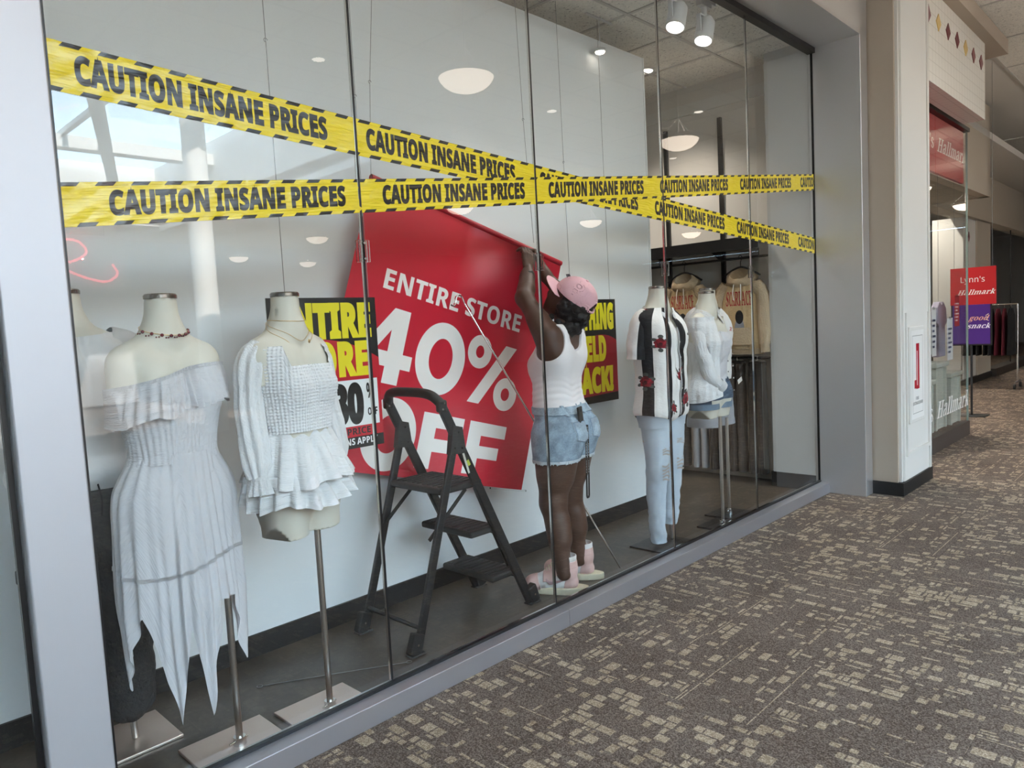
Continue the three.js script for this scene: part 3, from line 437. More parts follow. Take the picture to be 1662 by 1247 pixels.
// ---------- step ladder
{ const t = thing('step_ladder', 'black three step folding ladder standing before the red banner', 'ladder', [0, 0, 0]);
  const zn = -0.285, zf = -0.71, k = 1.0417; const tp = (x, y) => [x * k, 1.5 + (y - 1.5) * k];
  const F = (x, y, z) => { const [a, b] = tp(x, y); return [a, b, z]; };
  const bp = mat.blackPaint;
  for (const z of [zn, zf]) {
    mesh('front_rail', bar(F(2.70, 0.045, z), F(2.16, 1.165, z), 0.05, 0.024, [0, 0, 1], 0.006), bp, t);
    mesh('rear_leg', bar(F(1.935, 0.05, z + (z === zn ? 0.0 : 0)), F(2.235, 1.0, z), 0.042, 0.022, [0, 0, 1], 0.006), bp, t);
    for (const [x, y, s] of [[2.70, 0.06, 1], [1.935, 0.07, -1]]) { const f = mesh('foot', rb(0.062, 0.10, 0.045, 0.008), mat.blackPlastic, t); const [a, b] = tp(x, y); f.position.set(a + s * 0.005, Math.max(0.05, b), z); f.rotation.z = s * 0.36; mesh('foot_pad', rb(0.085, 0.018, 0.055, 0.006).translate(0, -0.052, 0).rotateZ(-s * 0.36), M({ color: C3(0.05, 0.05, 0.05), roughness: 0.8 }), f);
      mesh('rivet', cyl(0.006, 0.006, 0.05, 0, 0, 0, 10).rotateX(Math.PI / 2).translate(0, 0.0, 0), mat.chrome, f); }
    const h = mesh('hinge_bracket', extr([[-0.045, -0.06], [0.05, -0.065], [0.035, 0.06], [-0.02, 0.075]], 0.03, 0.003), mat.blackPlastic, t); h.position.set(...F(2.237, 0.985, z - 0.015));
    for (const [dx, dy] of [[-0.02, -0.035], [0.025, -0.04], [0.01, 0.04]]) mesh('rivet', cyl(0.005, 0.005, 0.036, 0, 0, 0, 8).rotateX(Math.PI / 2).translate(dx, dy, 0.015), mat.chrome, h);
    const kn = mesh('handle_joint', rb(0.055, 0.06, 0.032, 0.012), mat.blackPlastic, t); kn.position.set(...F(2.165, 1.155, z)); for (const d of [-0.014, 0.014]) mesh('rivet', cyl(0.005, 0.005, 0.036, 0, 0, 0, 8).rotateX(Math.PI / 2).translate(d * 0.4, d, 0), mat.chrome, kn);
    mesh('strut', bar(F(2.30, 0.74, z + (z === zn ? -0.02 : 0.02)), F(2.06, 0.545, z + (z === zn ? -0.02 : 0.02)), 0.018, 0.006, [0, 0, 1]), bp, t);
    mesh('link_bar', bar(F(2.36, 0.735, z + (z === zn ? -0.024 : 0.024)), F(2.56, 0.29, z + (z === zn ? -0.024 : 0.024)), 0.016, 0.006, [0, 0, 1]), bp, t);
  }
  mesh('rear_brace', rod(F(1.965, 0.17, zn), F(1.965, 0.17, zf), 0.011), bp, t);
  mesh('handle', tube([F(2.165, 1.165, zn), F(2.145, 1.205, zn - 0.05), F(2.135, 1.218, (zn + zf) / 2), F(2.145, 1.205, zf + 0.05), F(2.165, 1.165, zf)], 0.024, 40, 12), mat.blackPlastic, t);
  const step = (name, xf, y, dx, w) => { const [a, b] = tp(xf, y); const s = mesh(name, rb(dx, 0.035, w, 0.012, -dx / 2 + 0.02, -0.018, 0), mat.blackPlastic, t); s.position.set(a, b, (zn + zf) / 2);
    for (let i = 0; i < 9; i++) mesh('tread_rib', bx(dx * 0.84, 0.004, 0.012, -dx / 2 + 0.02, 0.0015, -w * 0.4 + i * w * 0.1), M({ color: C3(0.02, 0.02, 0.02), roughness: 0.8 }), s);
    mesh('step_lip', rb(0.02, 0.05, w * 0.98, 0.008, 0.012, -0.026, 0), mat.blackPlastic, s); };
  step('platform', 2.385, 0.772, 0.28, 0.40); step('step', 2.475, 0.524, 0.19, 0.40); step('step', 2.60, 0.268, 0.19, 0.40);
  mesh('warning_label', bx(0.012, 0.11, 0.001).rotateZ(0.29).translate(...F(2.285, 0.87, zn + 0.0135)), M({ color: C3(0.55, 0.55, 0.5), roughness: 0.5 }), t);
  mesh('rating_label', bx(0.016, 0.03, 0.001).rotateZ(0.45).translate(...F(2.30, 0.87, zn + 0.0135)), M({ color: C3(0.45, 0.5, 0.05), roughness: 0.5 }), t);
}
// hook pole leaning beside the woman, and a thin wire lying on the floor
{ const t = thing('hook_pole', 'long chrome reach pole with a curled hook leaning between woman and banner', 'pole');
  const A = [3.535, 0.005, -0.215], B = [2.872, 1.647, -0.755], d = V(...B).sub(V(...A)).normalize();
  mesh('shaft', rod(A, B, 0.006), mat.chrome, t);
  mesh('hook', tube([B, [B[0] - 0.02, B[1] + 0.045, B[2] - 0.004], [B[0] - 0.045, B[1] + 0.05, B[2] - 0.006], [B[0] - 0.062, B[1] + 0.025, B[2] - 0.006], [B[0] - 0.07, B[1] + 0.0, B[2] - 0.004], [B[0] - 0.09, B[1] - 0.01, B[2]], [B[0] - 0.105, B[1] - 0.004, B[2]]], 0.005, 40, 8), mat.chrome, t); }
{ const t = thing('floor_wire', 'thin steel wire with looped ends lying on the shop floor', 'wire'); mesh('strand', tube([[1.40, 0.003, -0.575], [1.6, 0.004, -0.455], [1.75, 0.003, -0.365], [1.93, 0.003, -0.25]], 0.002, 30, 6), mat.wire, t); for (const p of [[1.385, 0.004, -0.58], [1.94, 0.004, -0.245]]) mesh('loop', new THREE.TorusGeometry(0.012, 0.002, 6, 16).rotateX(Math.PI / 2).translate(...p), mat.wire, t); }
// ---------- mannequins. Local axes: x to their left hand (seen from the mall: right), y up, z out of the window
const mir = (l) => l.concat(l.map((b) => [-b[0], b[1], b[2], b[3], -b[4], b[5], b[6], b[7]]));
const femTorso = mir([[0.001, 1.53, -0.005, 0.05, 0.125, 1.462, -0.01, 0.046], [0.07, 1.40, 0, 0.098, 0.052, 1.22, 0, 0.09], [0.072, 1.315, 0.068, 0.062, 0.07, 1.30, 0.066, 0.06], [0.045, 1.22, 0, 0.085, 0.04, 1.12, 0, 0.08], [0.045, 1.12, 0, 0.083, 0.072, 0.98, -0.01, 0.112], [0.072, 0.98, -0.01, 0.112, 0.082, 0.90, -0.015, 0.112]]);
const femNeck = [[0, 1.70, 0.0, 0.05, 0, 1.54, -0.005, 0.058]];
const femArm = mir([[0.148, 1.437, -0.008, 0.047, 0.165, 1.25, -0.015, 0.038]]);
const femThigh = mir([[0.086, 0.92, -0.005, 0.1, 0.088, 0.66, 0.0, 0.082]]);
const manTorso = mir([[0.001, 1.57, -0.01, 0.058, 0.15, 1.50, -0.012, 0.052], [0.085, 1.43, 0, 0.108, 0.07, 1.22, 0, 0.102], [0.08, 1.38, 0.045, 0.07, 0.08, 1.36, 0.045, 0.07], [0.065, 1.22, 0, 0.1, 0.062, 1.1, 0, 0.095], [0.062, 1.1, 0, 0.095, 0.075, 0.92, -0.01, 0.105]]);
const manNeck = [[0, 1.74, 0.0, 0.056, 0, 1.58, -0.005, 0.066]];
const manArm = mir([[0.155, 1.478, -0.022, 0.046, 0.185, 1.2, -0.045, 0.04]]);
const manThigh = mir([[0.088, 0.92, -0.005, 0.1, 0.092, 0.62, 0.0, 0.075]]);
const F_ = { torso: bones(femTorso, 0.05), body: bones([...femTorso, ...femNeck, ...femArm], 0.05), thighs: bones(femThigh, 0.02), hips: bones([...femTorso.filter((b) => b[1] < 1.15), ...femThigh], 0.04) };
const M_ = { torso: bones(manTorso, 0.05), body: bones([...manTorso, ...manNeck, ...manArm], 0.05), thighs: bones(manThigh, 0.02), hips: bones([...manTorso.filter((b) => b[1] < 1.15), ...manThigh], 0.04) };
const femCut = (cut) => nets((x, y, z) => Math.max(smin(F_.body(x, y, z), F_.thighs(x, y, z), 0.035), y - 1.665, cut - y, Math.abs(x) > 0.14 ? 1.33 - y : -1), [-0.27, 0.72, -0.16], [0.27, 1.69, 0.17], 0.0105);
const femGeo = femCut(0.745), femHigh = femCut(0.80);
const manGeo = nets((x, y, z) => Math.max(smin(M_.body(x, y, z), M_.thighs(x, y, z), 0.035), y - 1.705, 0.70 - y, Math.abs(x) > 0.165 ? 1.40 - y : -1), [-0.31, 0.68, -0.16], [0.31, 1.73, 0.17], 0.0115);
function radius(sdf, th, y, cx = 0, cz = 0) { const c = Math.cos(th), s = Math.sin(th); let r = 0.40; while (r > 0.01) { const d = sdf(cx + c * r, y, cz + s * r); if (d < 0.001) break; r -= Math.max(d * 0.7, 0.002); } return Math.max(r, 0.02); }
// a garment fitted to a body: closed tube, top(th) and bottom(th) heights, off(th, y, v) is the ease of the cloth
const fitted = (sdf, top, bot, off, nu = 96, nv = 40, cz = 0) => surf(nu, nv, (u, v) => { const th = -u * Math.PI * 2, t = top(th), b = bot(th), y = b + (t - b) * v, r = radius(sdf, th, y, 0, cz) + off(th, y, v); return [Math.cos(th) * r, y, cz + Math.sin(th) * r]; }, true);
function limb(path, rad, nu = 40, nv = 40) { // cloth tube along a path, rad(v, th)
  const cv = new THREE.CatmullRomCurve3(path.map((p) => V(...p)));
  return surf(nu, nv, (u, v) => { const c = cv.getPoint(v), t = cv.getTangent(v), a = V(0, 0, 1).addScaledVector(t, -t.z).normalize(), b = t.clone().cross(a), th = u * Math.PI * 2, r = rad(v, th); return [c.x + (a.x * Math.cos(th) + b.x * Math.sin(th)) * r, c.y + (a.y * Math.cos(th) + b.y * Math.sin(th)) * r, c.z + (a.z * Math.cos(th) + b.z * Math.sin(th)) * r]; }, true);
}
const lerpT = (tab, x) => { for (let i = 1; i < tab.length; i++) if (x <= tab[i][0]) { const k = (x - tab[i - 1][0]) / (tab[i][0] - tab[i - 1][0]); return tab[i - 1][1] + (tab[i][1] - tab[i - 1][1]) * Math.min(1, Math.max(0, k)); } return tab[tab.length - 1][1]; };
const angd = (a, b) => { let d = (a - b) % (2 * Math.PI); if (d > Math.PI) d -= 2 * Math.PI; if (d < -Math.PI) d += 2 * Math.PI; return d; };
const fold = (x, y, z, s = 9) => N3(x * s, y * s * 0.45, z * s) + 0.5 * N3(x * s * 2.3, y * s, z * s * 2.3 + 5);
function base(t, female, pole, plateMat, poleTop, geo) {
  mesh('body', geo || (female ? femGeo : manGeo), mat.mannequin, t);
  const y = female ? 1.665 : 1.705; mesh('neck_cap', merge([cyl(female ? 0.054 : 0.06, female ? 0.054 : 0.06, 0.012, 0, y + 0.002, -0.001, 36), cyl(female ? 0.05 : 0.056, female ? 0.053 : 0.059, 0.005, 0, y + 0.010, -0.001, 36)]), mat.cap, t);
  if (pole) { mesh('pole', merge([rod([pole[0], 0.012, pole[1]], [pole[0], poleTop, pole[1]], 0.0125, 20)]), mat.steel, t);
    mesh('base_plate', rb(plateMat === mat.blackPaint ? 0.29 : 0.32, 0.012, plateMat === mat.blackPaint ? 0.25 : 0.29, 0.003, -0.01, 0.006, 0).rotateY(-t.rotation.y).translate(pole[0], 0, pole[1]), plateMat, t);
    mesh('clamp', merge([cyl(0.022, 0.024, 0.03, pole[0], 0.027, pole[1], 20), rod([pole[0] - 0.045, 0.03, pole[1] + 0.004], [pole[0] + 0.03, 0.03, pole[1] + 0.004], 0.004, 8)]), mat.chrome, t); }
}
const chain = (t, name, r, y0, y1, sag, rad, m) => mesh(name, new THREE.TubeGeometry(new THREE.CatmullRomCurve3(Array.from({ length: 28 }, (_, i) => { const th = i / 28 * Math.PI * 2, f = (1 + Math.sin(th)) / 2, y = y0 + (y1 - y0) * Math.pow(f, 1.5), q = radius(F_.body, th, y) + 0.003; return V(Math.cos(th) * q, y - sag * Math.max(0, Math.sin(th)) ** 6, Math.sin(th) * q); }), true), 90, rad, 6, true), m, t);

// white off-shoulder dress
{ const t = thing('dressed_mannequin', 'mannequin in long white strapless frill dress with red bead choker', 'mannequin', [0.99, 0, -0.25], 0.16, 'headless mannequins in the shop window');
  base(t, true, [0.115, 0.07], mat.brushedPlate, 0.9);
  const pleat = (th, n, ph = 0) => Math.sin(th * n + ph + 1.6 * N3(Math.cos(th) * 2.2, ph * 0.5, Math.sin(th) * 2.2)) * (0.65 + 0.7 * N3(Math.cos(th) * 3 + 4, ph, Math.sin(th) * 3));
  const topY = (th) => 1.385 + 0.02 * Math.sin(th) + 0.03 * Math.cos(th);
  const bod = fitted(F_.torso, (th) => topY(th) - 0.012, () => 1.10, (th, y) => 0.010 + 0.0022 * pleat(th, 46) + 0.004 * fold(Math.cos(th), y * 5, Math.sin(th), 3), 260, 26);
  const hem = (th) => { let k = 0; for (const [a, d, w] of [[2.36, 0.40, 0.42], [1.70, 0.40, 0.36], [3.4, 0.28, 0.6], [0.55, 0.28, 0.34], [-0.1, 0.22, 0.3], [5.0, 0.3, 0.6]]) k = Math.max(k, d * (1 - Math.abs(angd(th, a)) / w)); return 0.60 - k; };
  const skirtR = (th, y) => { const dn = Math.min(1, (1.13 - y) / 0.55), r0 = radius(F_.hips, th, Math.max(y, 0.93)) + 0.018; return Math.max(r0, 0.13 + 0.045 * dn) + (0.003 + 0.010 * dn) * pleat(th, 27, y * 1.5) + 0.012 * dn * fold(Math.cos(th) * 1.3, y, Math.sin(th) * 1.3, 4) - 0.05 * Math.max(0, 0.6 - y); };
  const skirt = surf(280, 60, (u, v) => { const th = -u * Math.PI * 2, b = hem(th), y = 1.13 + (b - 1.13) * (1 - v), r = skirtR(th, y); return [Math.cos(th) * r, y, Math.sin(th) * r * 0.92]; }, true);
  mesh('dress', mergeGeometries([bod, skirt]), mat.gauze, t);
  const frill = surf(300, 14, (u, v) => { const th = -u * Math.PI * 2, w = 1 - v, y = topY(th) - w * (0.125 + 0.012 * pleat(th, 7)), r = radius(F_.body, th, Math.max(1.26, topY(th) - 0.02)) + 0.012 + 0.03 * w + (0.003 + 0.010 * w) * pleat(th, 32) + 0.006 * w * pleat(th, 9, 1); return [Math.cos(th) * Math.min(r, 0.205), y, Math.sin(th) * r]; }, true);
  mesh('frill', frill, mat.gauze, t);
  mesh('elastic_band', fitted(F_.body, (th) => topY(th) + 0.012, (th) => topY(th) - 0.012, (th) => 0.012 + 0.002 * pleat(th, 60), 280, 3), mat.gauze, t);
  const seam = surf(280, 3, (u, v) => { const th = -u * Math.PI * 2, y = 0.735 + 0.014 * v + 0.02 * Math.sin(th * 2), r = skirtR(th, y) + 0.0025; return [Math.cos(th) * r, y, Math.sin(th) * r * 0.92]; }, true); mesh('lace_trim', seam, mat.gauze, t);
  const ck = mesh('choker', new THREE.TubeGeometry(new THREE.CatmullRomCurve3(Array.from({ length: 24 }, (_, i) => { const th = i / 24 * 6.2832, y = 1.555 - 0.022 * Math.sin(th), q = radius(F_.body, th, y) + 0.002; return V(Math.cos(th) * q, y, Math.sin(th) * q); }), true), 80, 0.0014, 6, true), mat.gold, t);
  for (let i = 0; i < 8; i++) { const th = 0.15 + i * 0.4, y = 1.553 - 0.022 * Math.sin(th), q = radius(F_.body, th, y) + 0.005; mesh('bead', sph(0.0062, Math.cos(th) * q, y, Math.sin(th) * q, 1, 1, 1, 10), mat.redGem, ck); for (const d of [0.13, 0.24]) { const h2 = th + d, q2 = radius(F_.body, h2, y) + 0.004; mesh('bead', sph(0.0032, Math.cos(h2) * q2, y - 0.006, Math.sin(h2) * q2, 1, 1, 1, 8), mat.redGem, ck); } }
}
// smocked white blouse with a tiered peplum
{ const t = thing('dressed_mannequin', 'mannequin in white smocked blouse with puff sleeves and tiered ruffle hem', 'mannequin', [1.425, 0, -0.185], 0.28, 'headless mannequins in the shop window');
  base(t, true, [0.045, 0.034], mat.brushedPlate, 0.76);
  const rip = (th, n, p = 0) => Math.sin(th * n + p + 0.6 * Math.sin(th * 2));
  const neckY = (th) => { const f = Math.sin(th); return f > 0.1 ? 1.40 + 0.075 * Math.min(1, Math.max(0, (Math.abs(Math.cos(th)) - 0.68) / 0.14)) : 1.47; };
  const smock = fitted(F_.torso, neckY, () => 1.15, (th, y) => 0.011 + 0.0028 * Math.sin(y * 520) * (0.6 + 0.4 * Math.sin(th * 40)) + 0.0018 * Math.sin(th * 70), 300, 110);
  mesh('bodice', smock, mat.whiteCotton, t);
  const tier = (y0, y1, r1, n, amp, ph) => surf(280, 26, (u, v) => { const th = -u * Math.PI * 2, w = 1 - v, yb = y1 + 0.012 * rip(th, 5, ph), y = y0 + (yb - y0) * w, rb0 = radius(F_.hips, th, Math.max(y0 - 0.02, 0.95)) + 0.012, r = rb0 + (r1 - rb0) * Math.pow(w, 0.85) + (0.003 + amp * w) * rip(th, n, ph) + 0.012 * w * fold(Math.cos(th) * 1.2, y, Math.sin(th) * 1.2, 5); return [Math.cos(th) * r * 1.06, y, Math.sin(th) * r * 0.9]; }, true);
  mesh('ruffle_tier', tier(1.165, 0.955, 0.205, 13, 0.018, 0.4), mat.whiteCotton, t);
  mesh('ruffle_tier', tier(1.0, 0.878, 0.212, 19, 0.018, 2.1), mat.whiteCotton, t);
  for (const s of [-1, 1]) { const sl = limb([[s * 0.125, 1.475, -0.01], [s * 0.175, 1.40, -0.02], [s * 0.195, 1.26, -0.02], [s * 0.205, 1.12, 0.0], [s * 0.215, 1.0, 0.02]], (v, th) => lerpT([[0, 0.05], [0.12, 0.06], [0.4, 0.05], [0.7, 0.052], [0.9, 0.045], [1, 0.03]], v) + 0.006 * Math.sin(th * 9 + v * 4) * Math.min(1, v * 4) + 0.008 * fold(v * 1.5, th * 0.5, s, 3), 64, 50);
    mesh('sleeve', sl, mat.whiteCotton, t);
    mesh('cuff_ruffle', limb([[s * 0.215, 1.005, 0.02], [s * 0.217, 0.975, 0.025], [s * 0.22, 0.94, 0.03]], (v, th) => 0.03 + 0.018 * v + 0.006 * v * Math.sin(th * 12), 80, 8), mat.whiteCotton, t); }
  chain(t, 'necklace', 0, 1.575, 1.565, 0, 0.0012, mat.gold); chain(t, 'necklace', 0, 1.57, 1.51, 0.02, 0.001, mat.gold); chain(t, 'necklace', 0, 1.568, 1.475, 0.04, 0.001, mat.gold);
  mesh('pendant', sph(0.006, 0.01, 1.488, 0.098, 1, 1.3, 0.4, 10), mat.gold, t); mesh('price_pin', rb(0.012, 0.03, 0.012, 0.003, -0.055, 1.60, 0.01), mat.clear, t);
}
function trousers(t, name, m, sdf, y0, legs, rads, extra) {
  const hips = fitted(sdf, () => y0, () => 0.80, (th, y) => 0.016 + 0.004 * fold(Math.cos(th), y * 2, Math.sin(th), 4), 80, 16);
  const g = [hips]; for (const L of legs) g.push(limb(L, (v, th) => lerpT(rads, v) + 0.007 * fold(v * 6, Math.cos(th) * 0.6, Math.sin(th) * 0.6 + L[0][0] * 9, 2.2) * (0.4 + v), 44, 70));
  return mesh(name, mergeGeometries(g), m, t);
}
// sweatshirt and cargo trousers, seen on both sides of the post
{ const t = thing('dressed_mannequin', 'mannequin in plain white top and dark cargo trousers beside the window post', 'mannequin', [0.775, 0, -0.585], 0, 'headless mannequins in the shop window');
  base(t, false, null); const off = (th, y) => 0.03 + (y < 1.12 ? 0.03 * Math.sin((y - 1.0) / 0.12 * 3.14) : 0) + 0.012 * fold(Math.cos(th), y * 1.5, Math.sin(th), 3.2);
  mesh('shirt', fitted(M_.torso, (th) => 1.565 - 0.02 * Math.max(0, Math.sin(th)), () => 1.0, off, 100, 60), mat.knit, t);
  for (const s of [-1, 1]) mesh('sleeve', limb([[s * 0.12, 1.515, -0.01], [s * 0.20, 1.47, -0.01], [s * 0.235, 1.33, -0.01], [s * 0.25, 1.18, 0.0]], (v, th) => lerpT([[0, 0.07], [0.3, 0.085], [1, 0.085]], v) + 0.008 * fold(v * 2, th * 0.4, s, 3), 44, 30), mat.knit, t);
  const legs = [[[0.088, 0.93, 0], [0.092, 0.6, 0.012], [0.095, 0.3, 0.0], [0.098, 0.085, -0.01]], [[-0.088, 0.93, 0], [-0.092, 0.6, 0.012], [-0.095, 0.3, 0.0], [-0.098, 0.085, -0.01]]];
  const tr = trousers(t, 'cargo_trousers', mat.cargo, M_.hips, 1.06, legs, [[0, 0.115], [0.2, 0.112], [0.55, 0.098], [0.85, 0.092], [0.93, 0.085], [1, 0.05]]);
  for (const s of [-1, 1]) { mesh('pocket', rb(0.03, 0.20, 0.13, 0.008, s * 0.197, 0.62, 0.02), mat.cargo, tr); mesh('pocket_flap', rb(0.036, 0.05, 0.136, 0.006, s * 0.199, 0.715, 0.02), mat.cargo, tr); }
  mesh('drawcord', tube([[0.02, 1.03, 0.135], [0.025, 0.97, 0.15], [0.022, 0.91, 0.142]], 0.003, 12, 6), mat.blackCloth, tr);
  mesh('pole', rod([0.098, 0.012, 0.022], [0.098, 0.16, 0.0], 0.0125, 16), mat.steel, t); mesh('base_plate', rb(0.34, 0.012, 0.29, 0.003, 0.06, 0.006, 0.0), mat.brushedPlate, t);
}
// striped shirt with roses and pale ripped jeans
const roseShirt = (() => { const W = 1024, H = 1024, [c, g] = cvs(W, H); g.fillStyle = '#ece9e6'; g.fillRect(0, 0, W, H); g.fillStyle = '#17161a';
  for (const [x, w] of [[40, 40], [185, 62], [345, 36], [505, 62], [640, 40], [800, 60], [930, 36]]) g.fillRect(x, 0, w, H);
  const rose = (x, y, r) => { g.fillStyle = '#4d5350'; for (let k = 0; k < 6; k++) { const a = k * 1.05 + x; g.beginPath(); g.ellipse(x + Math.cos(a) * r * 0.62, y + Math.sin(a) * r * 1.05, r * 0.3, r * 0.24, a, 0, 7); g.fill(); }
    for (let k = 0; k < 16; k++) { const a = k * 2.4, d = r * 0.75 * Math.sqrt(1 - k / 16); g.fillStyle = ['#7a0f1c', '#a3182a', '#5a0a14', '#8d1524'][k % 4]; g.beginPath(); g.ellipse(x + Math.cos(a) * d * 0.5, y + Math.sin(a) * d * 0.8, r * 0.26, r * 0.3, a + 1.2, 0, 7); g.fill(); } g.fillStyle = '#3d060d'; g.beginPath(); g.arc(x, y, r * 0.16, 0, 7); g.fill(); };
  for (const [x, y, r] of [[300, 240, 62], [205, 690, 70], [330, 830, 58], [610, 330, 60], [520, 700, 66], [790, 520, 64], [930, 260, 58], [70, 420, 56], [880, 850, 66], [100, 880, 52], [700, 900, 50]]) rose(x, y, r);
  return ctex(c); })();
{ const t = thing('dressed_mannequin', 'mannequin in black and white striped rose shirt and pale ripped jeans', 'mannequin', [4.135, 0, -0.265], 0.0, 'headless mannequins in the shop window');
  base(t, false, null); const sm = M({ map: roseShirt, roughness: 0.8, bumpMap: crinkle, bumpScale: 0.004 });
  const open = (th) => Math.exp(-((angd(th, 1.5) / 0.16) ** 2));
  const g = fitted(M_.torso, (th) => 1.575 - 0.14 * Math.exp(-((angd(th, 1.5) / 0.3) ** 2)), (th) => 0.86 + 0.03 * Math.cos(2 * th), (th, y) => 0.022 + 0.02 * Math.max(0, (1.2 - y) / 0.3) + 0.012 * fold(Math.cos(th), y, Math.sin(th), 3) + 0.012 * open(th), 140, 70);
  mesh('shirt', g, sm, t);
  mesh('placket', surf(4, 40, (u, v) => { const th = 1.5 - 0.06 + u * 0.1, y = 0.875 + v * 0.57, r = radius(M_.torso, th, y) + 0.04 + 0.02 * Math.max(0, (1.2 - y) / 0.3); return [Math.cos(th) * r, y, Math.sin(th) * r]; }), mat.whiteCotton, t);
  for (const s of [-1, 1]) { const sl = limb([[s * 0.11, 1.525, -0.015], [s * 0.165, 1.48, -0.03], [s * 0.185, 1.36, -0.045], [s * 0.192, 1.25, -0.05]], (v, th) => lerpT([[0, 0.065], [0.3, 0.07], [1, 0.07]], v) + 0.006 * fold(v * 2, th * 0.4, s, 3), 44, 24); const uv = sl.attributes.uv; for (let i = 0; i < uv.count; i++) uv.setXY(i, uv.getX(i) * 0.3 + 0.03, uv.getY(i) * 0.35 + 0.6); mesh('sleeve', sl, sm, t); }
  const collar = surf(60, 6, (u, v) => { const th = 1.5 + 0.35 + u * (2 * Math.PI - 0.7), y0 = 1.545 + 0.05 * v - 0.075 * Math.exp(-((Math.min(u, 1 - u)) / 0.13)), r = 0.082 + 0.025 * (1 - v) + 0.012 * Math.sin(v * 3); return [Math.cos(th) * r * 1.08, y0, Math.sin(th) * r - 0.004]; });
  mesh('collar', thick(collar, 0.003), mat.whiteCotton, t);
  for (let i = 0; i < 5; i++) { const y = 0.95 + i * 0.1, r = radius(M_.torso, 1.5, y) + 0.044 + 0.02 * Math.max(0, (1.2 - y) / 0.3); mesh('button', cyl(0.006, 0.006, 0.003, 0, 0, 0, 12).rotateX(Math.PI / 2).translate(Math.cos(1.5) * r, y, Math.sin(1.5) * r), mat.white, t); }
  const legs = [[[0.085, 0.9, 0], [0.088, 0.6, 0.005], [0.085, 0.3, -0.01], [0.08, 0.12, -0.02]], [[-0.085, 0.9, 0], [-0.088, 0.6, 0.005], [-0.092, 0.3, -0.01], [-0.095, 0.03, 0.0]]];
  const jn = trousers(t, 'ripped_jeans', mat.lightDenim, M_.hips, 0.98, legs, [[0, 0.105], [0.3, 0.082], [0.6, 0.062], [1, 0.05]]);
  const patch = M({ color: C3(0.62, 0.55, 0.52), roughness: 0.9, bumpMap: fabricBump, bumpScale: 0.004 });
  for (const [lx, y, h] of [[-0.088, 0.66, 0.10], [-0.09, 0.5, 0.12], [0.086, 0.55, 0.13], [0.086, 0.70, 0.06]]) for (let k = 0; k < 5; k++) mesh('frayed_tear', surf(10, 3, (u, v) => { const th = 0.5 + u * 1.6, r = lerpT([[0, 0.055], [0.3, 0.062], [0.62, 0.08], [0.9, 0.1]], y) + 0.008, yy = y + (k - 2) * h * 0.19 + v * h * 0.09 + 0.006 * Math.sin(u * 9 + k); return [lx + Math.cos(th) * r, yy, Math.sin(th) * r]; }), patch, jn);
  mesh('pole', rod([0.08, 0.012, -0.01], [0.08, 0.16, -0.02], 0.011, 16), mat.steel, t); mesh('base_plate', rb(0.36, 0.01, 0.34, 0.003, -0.04, 0.005, 0.02), mat.blackPaint, t);
}
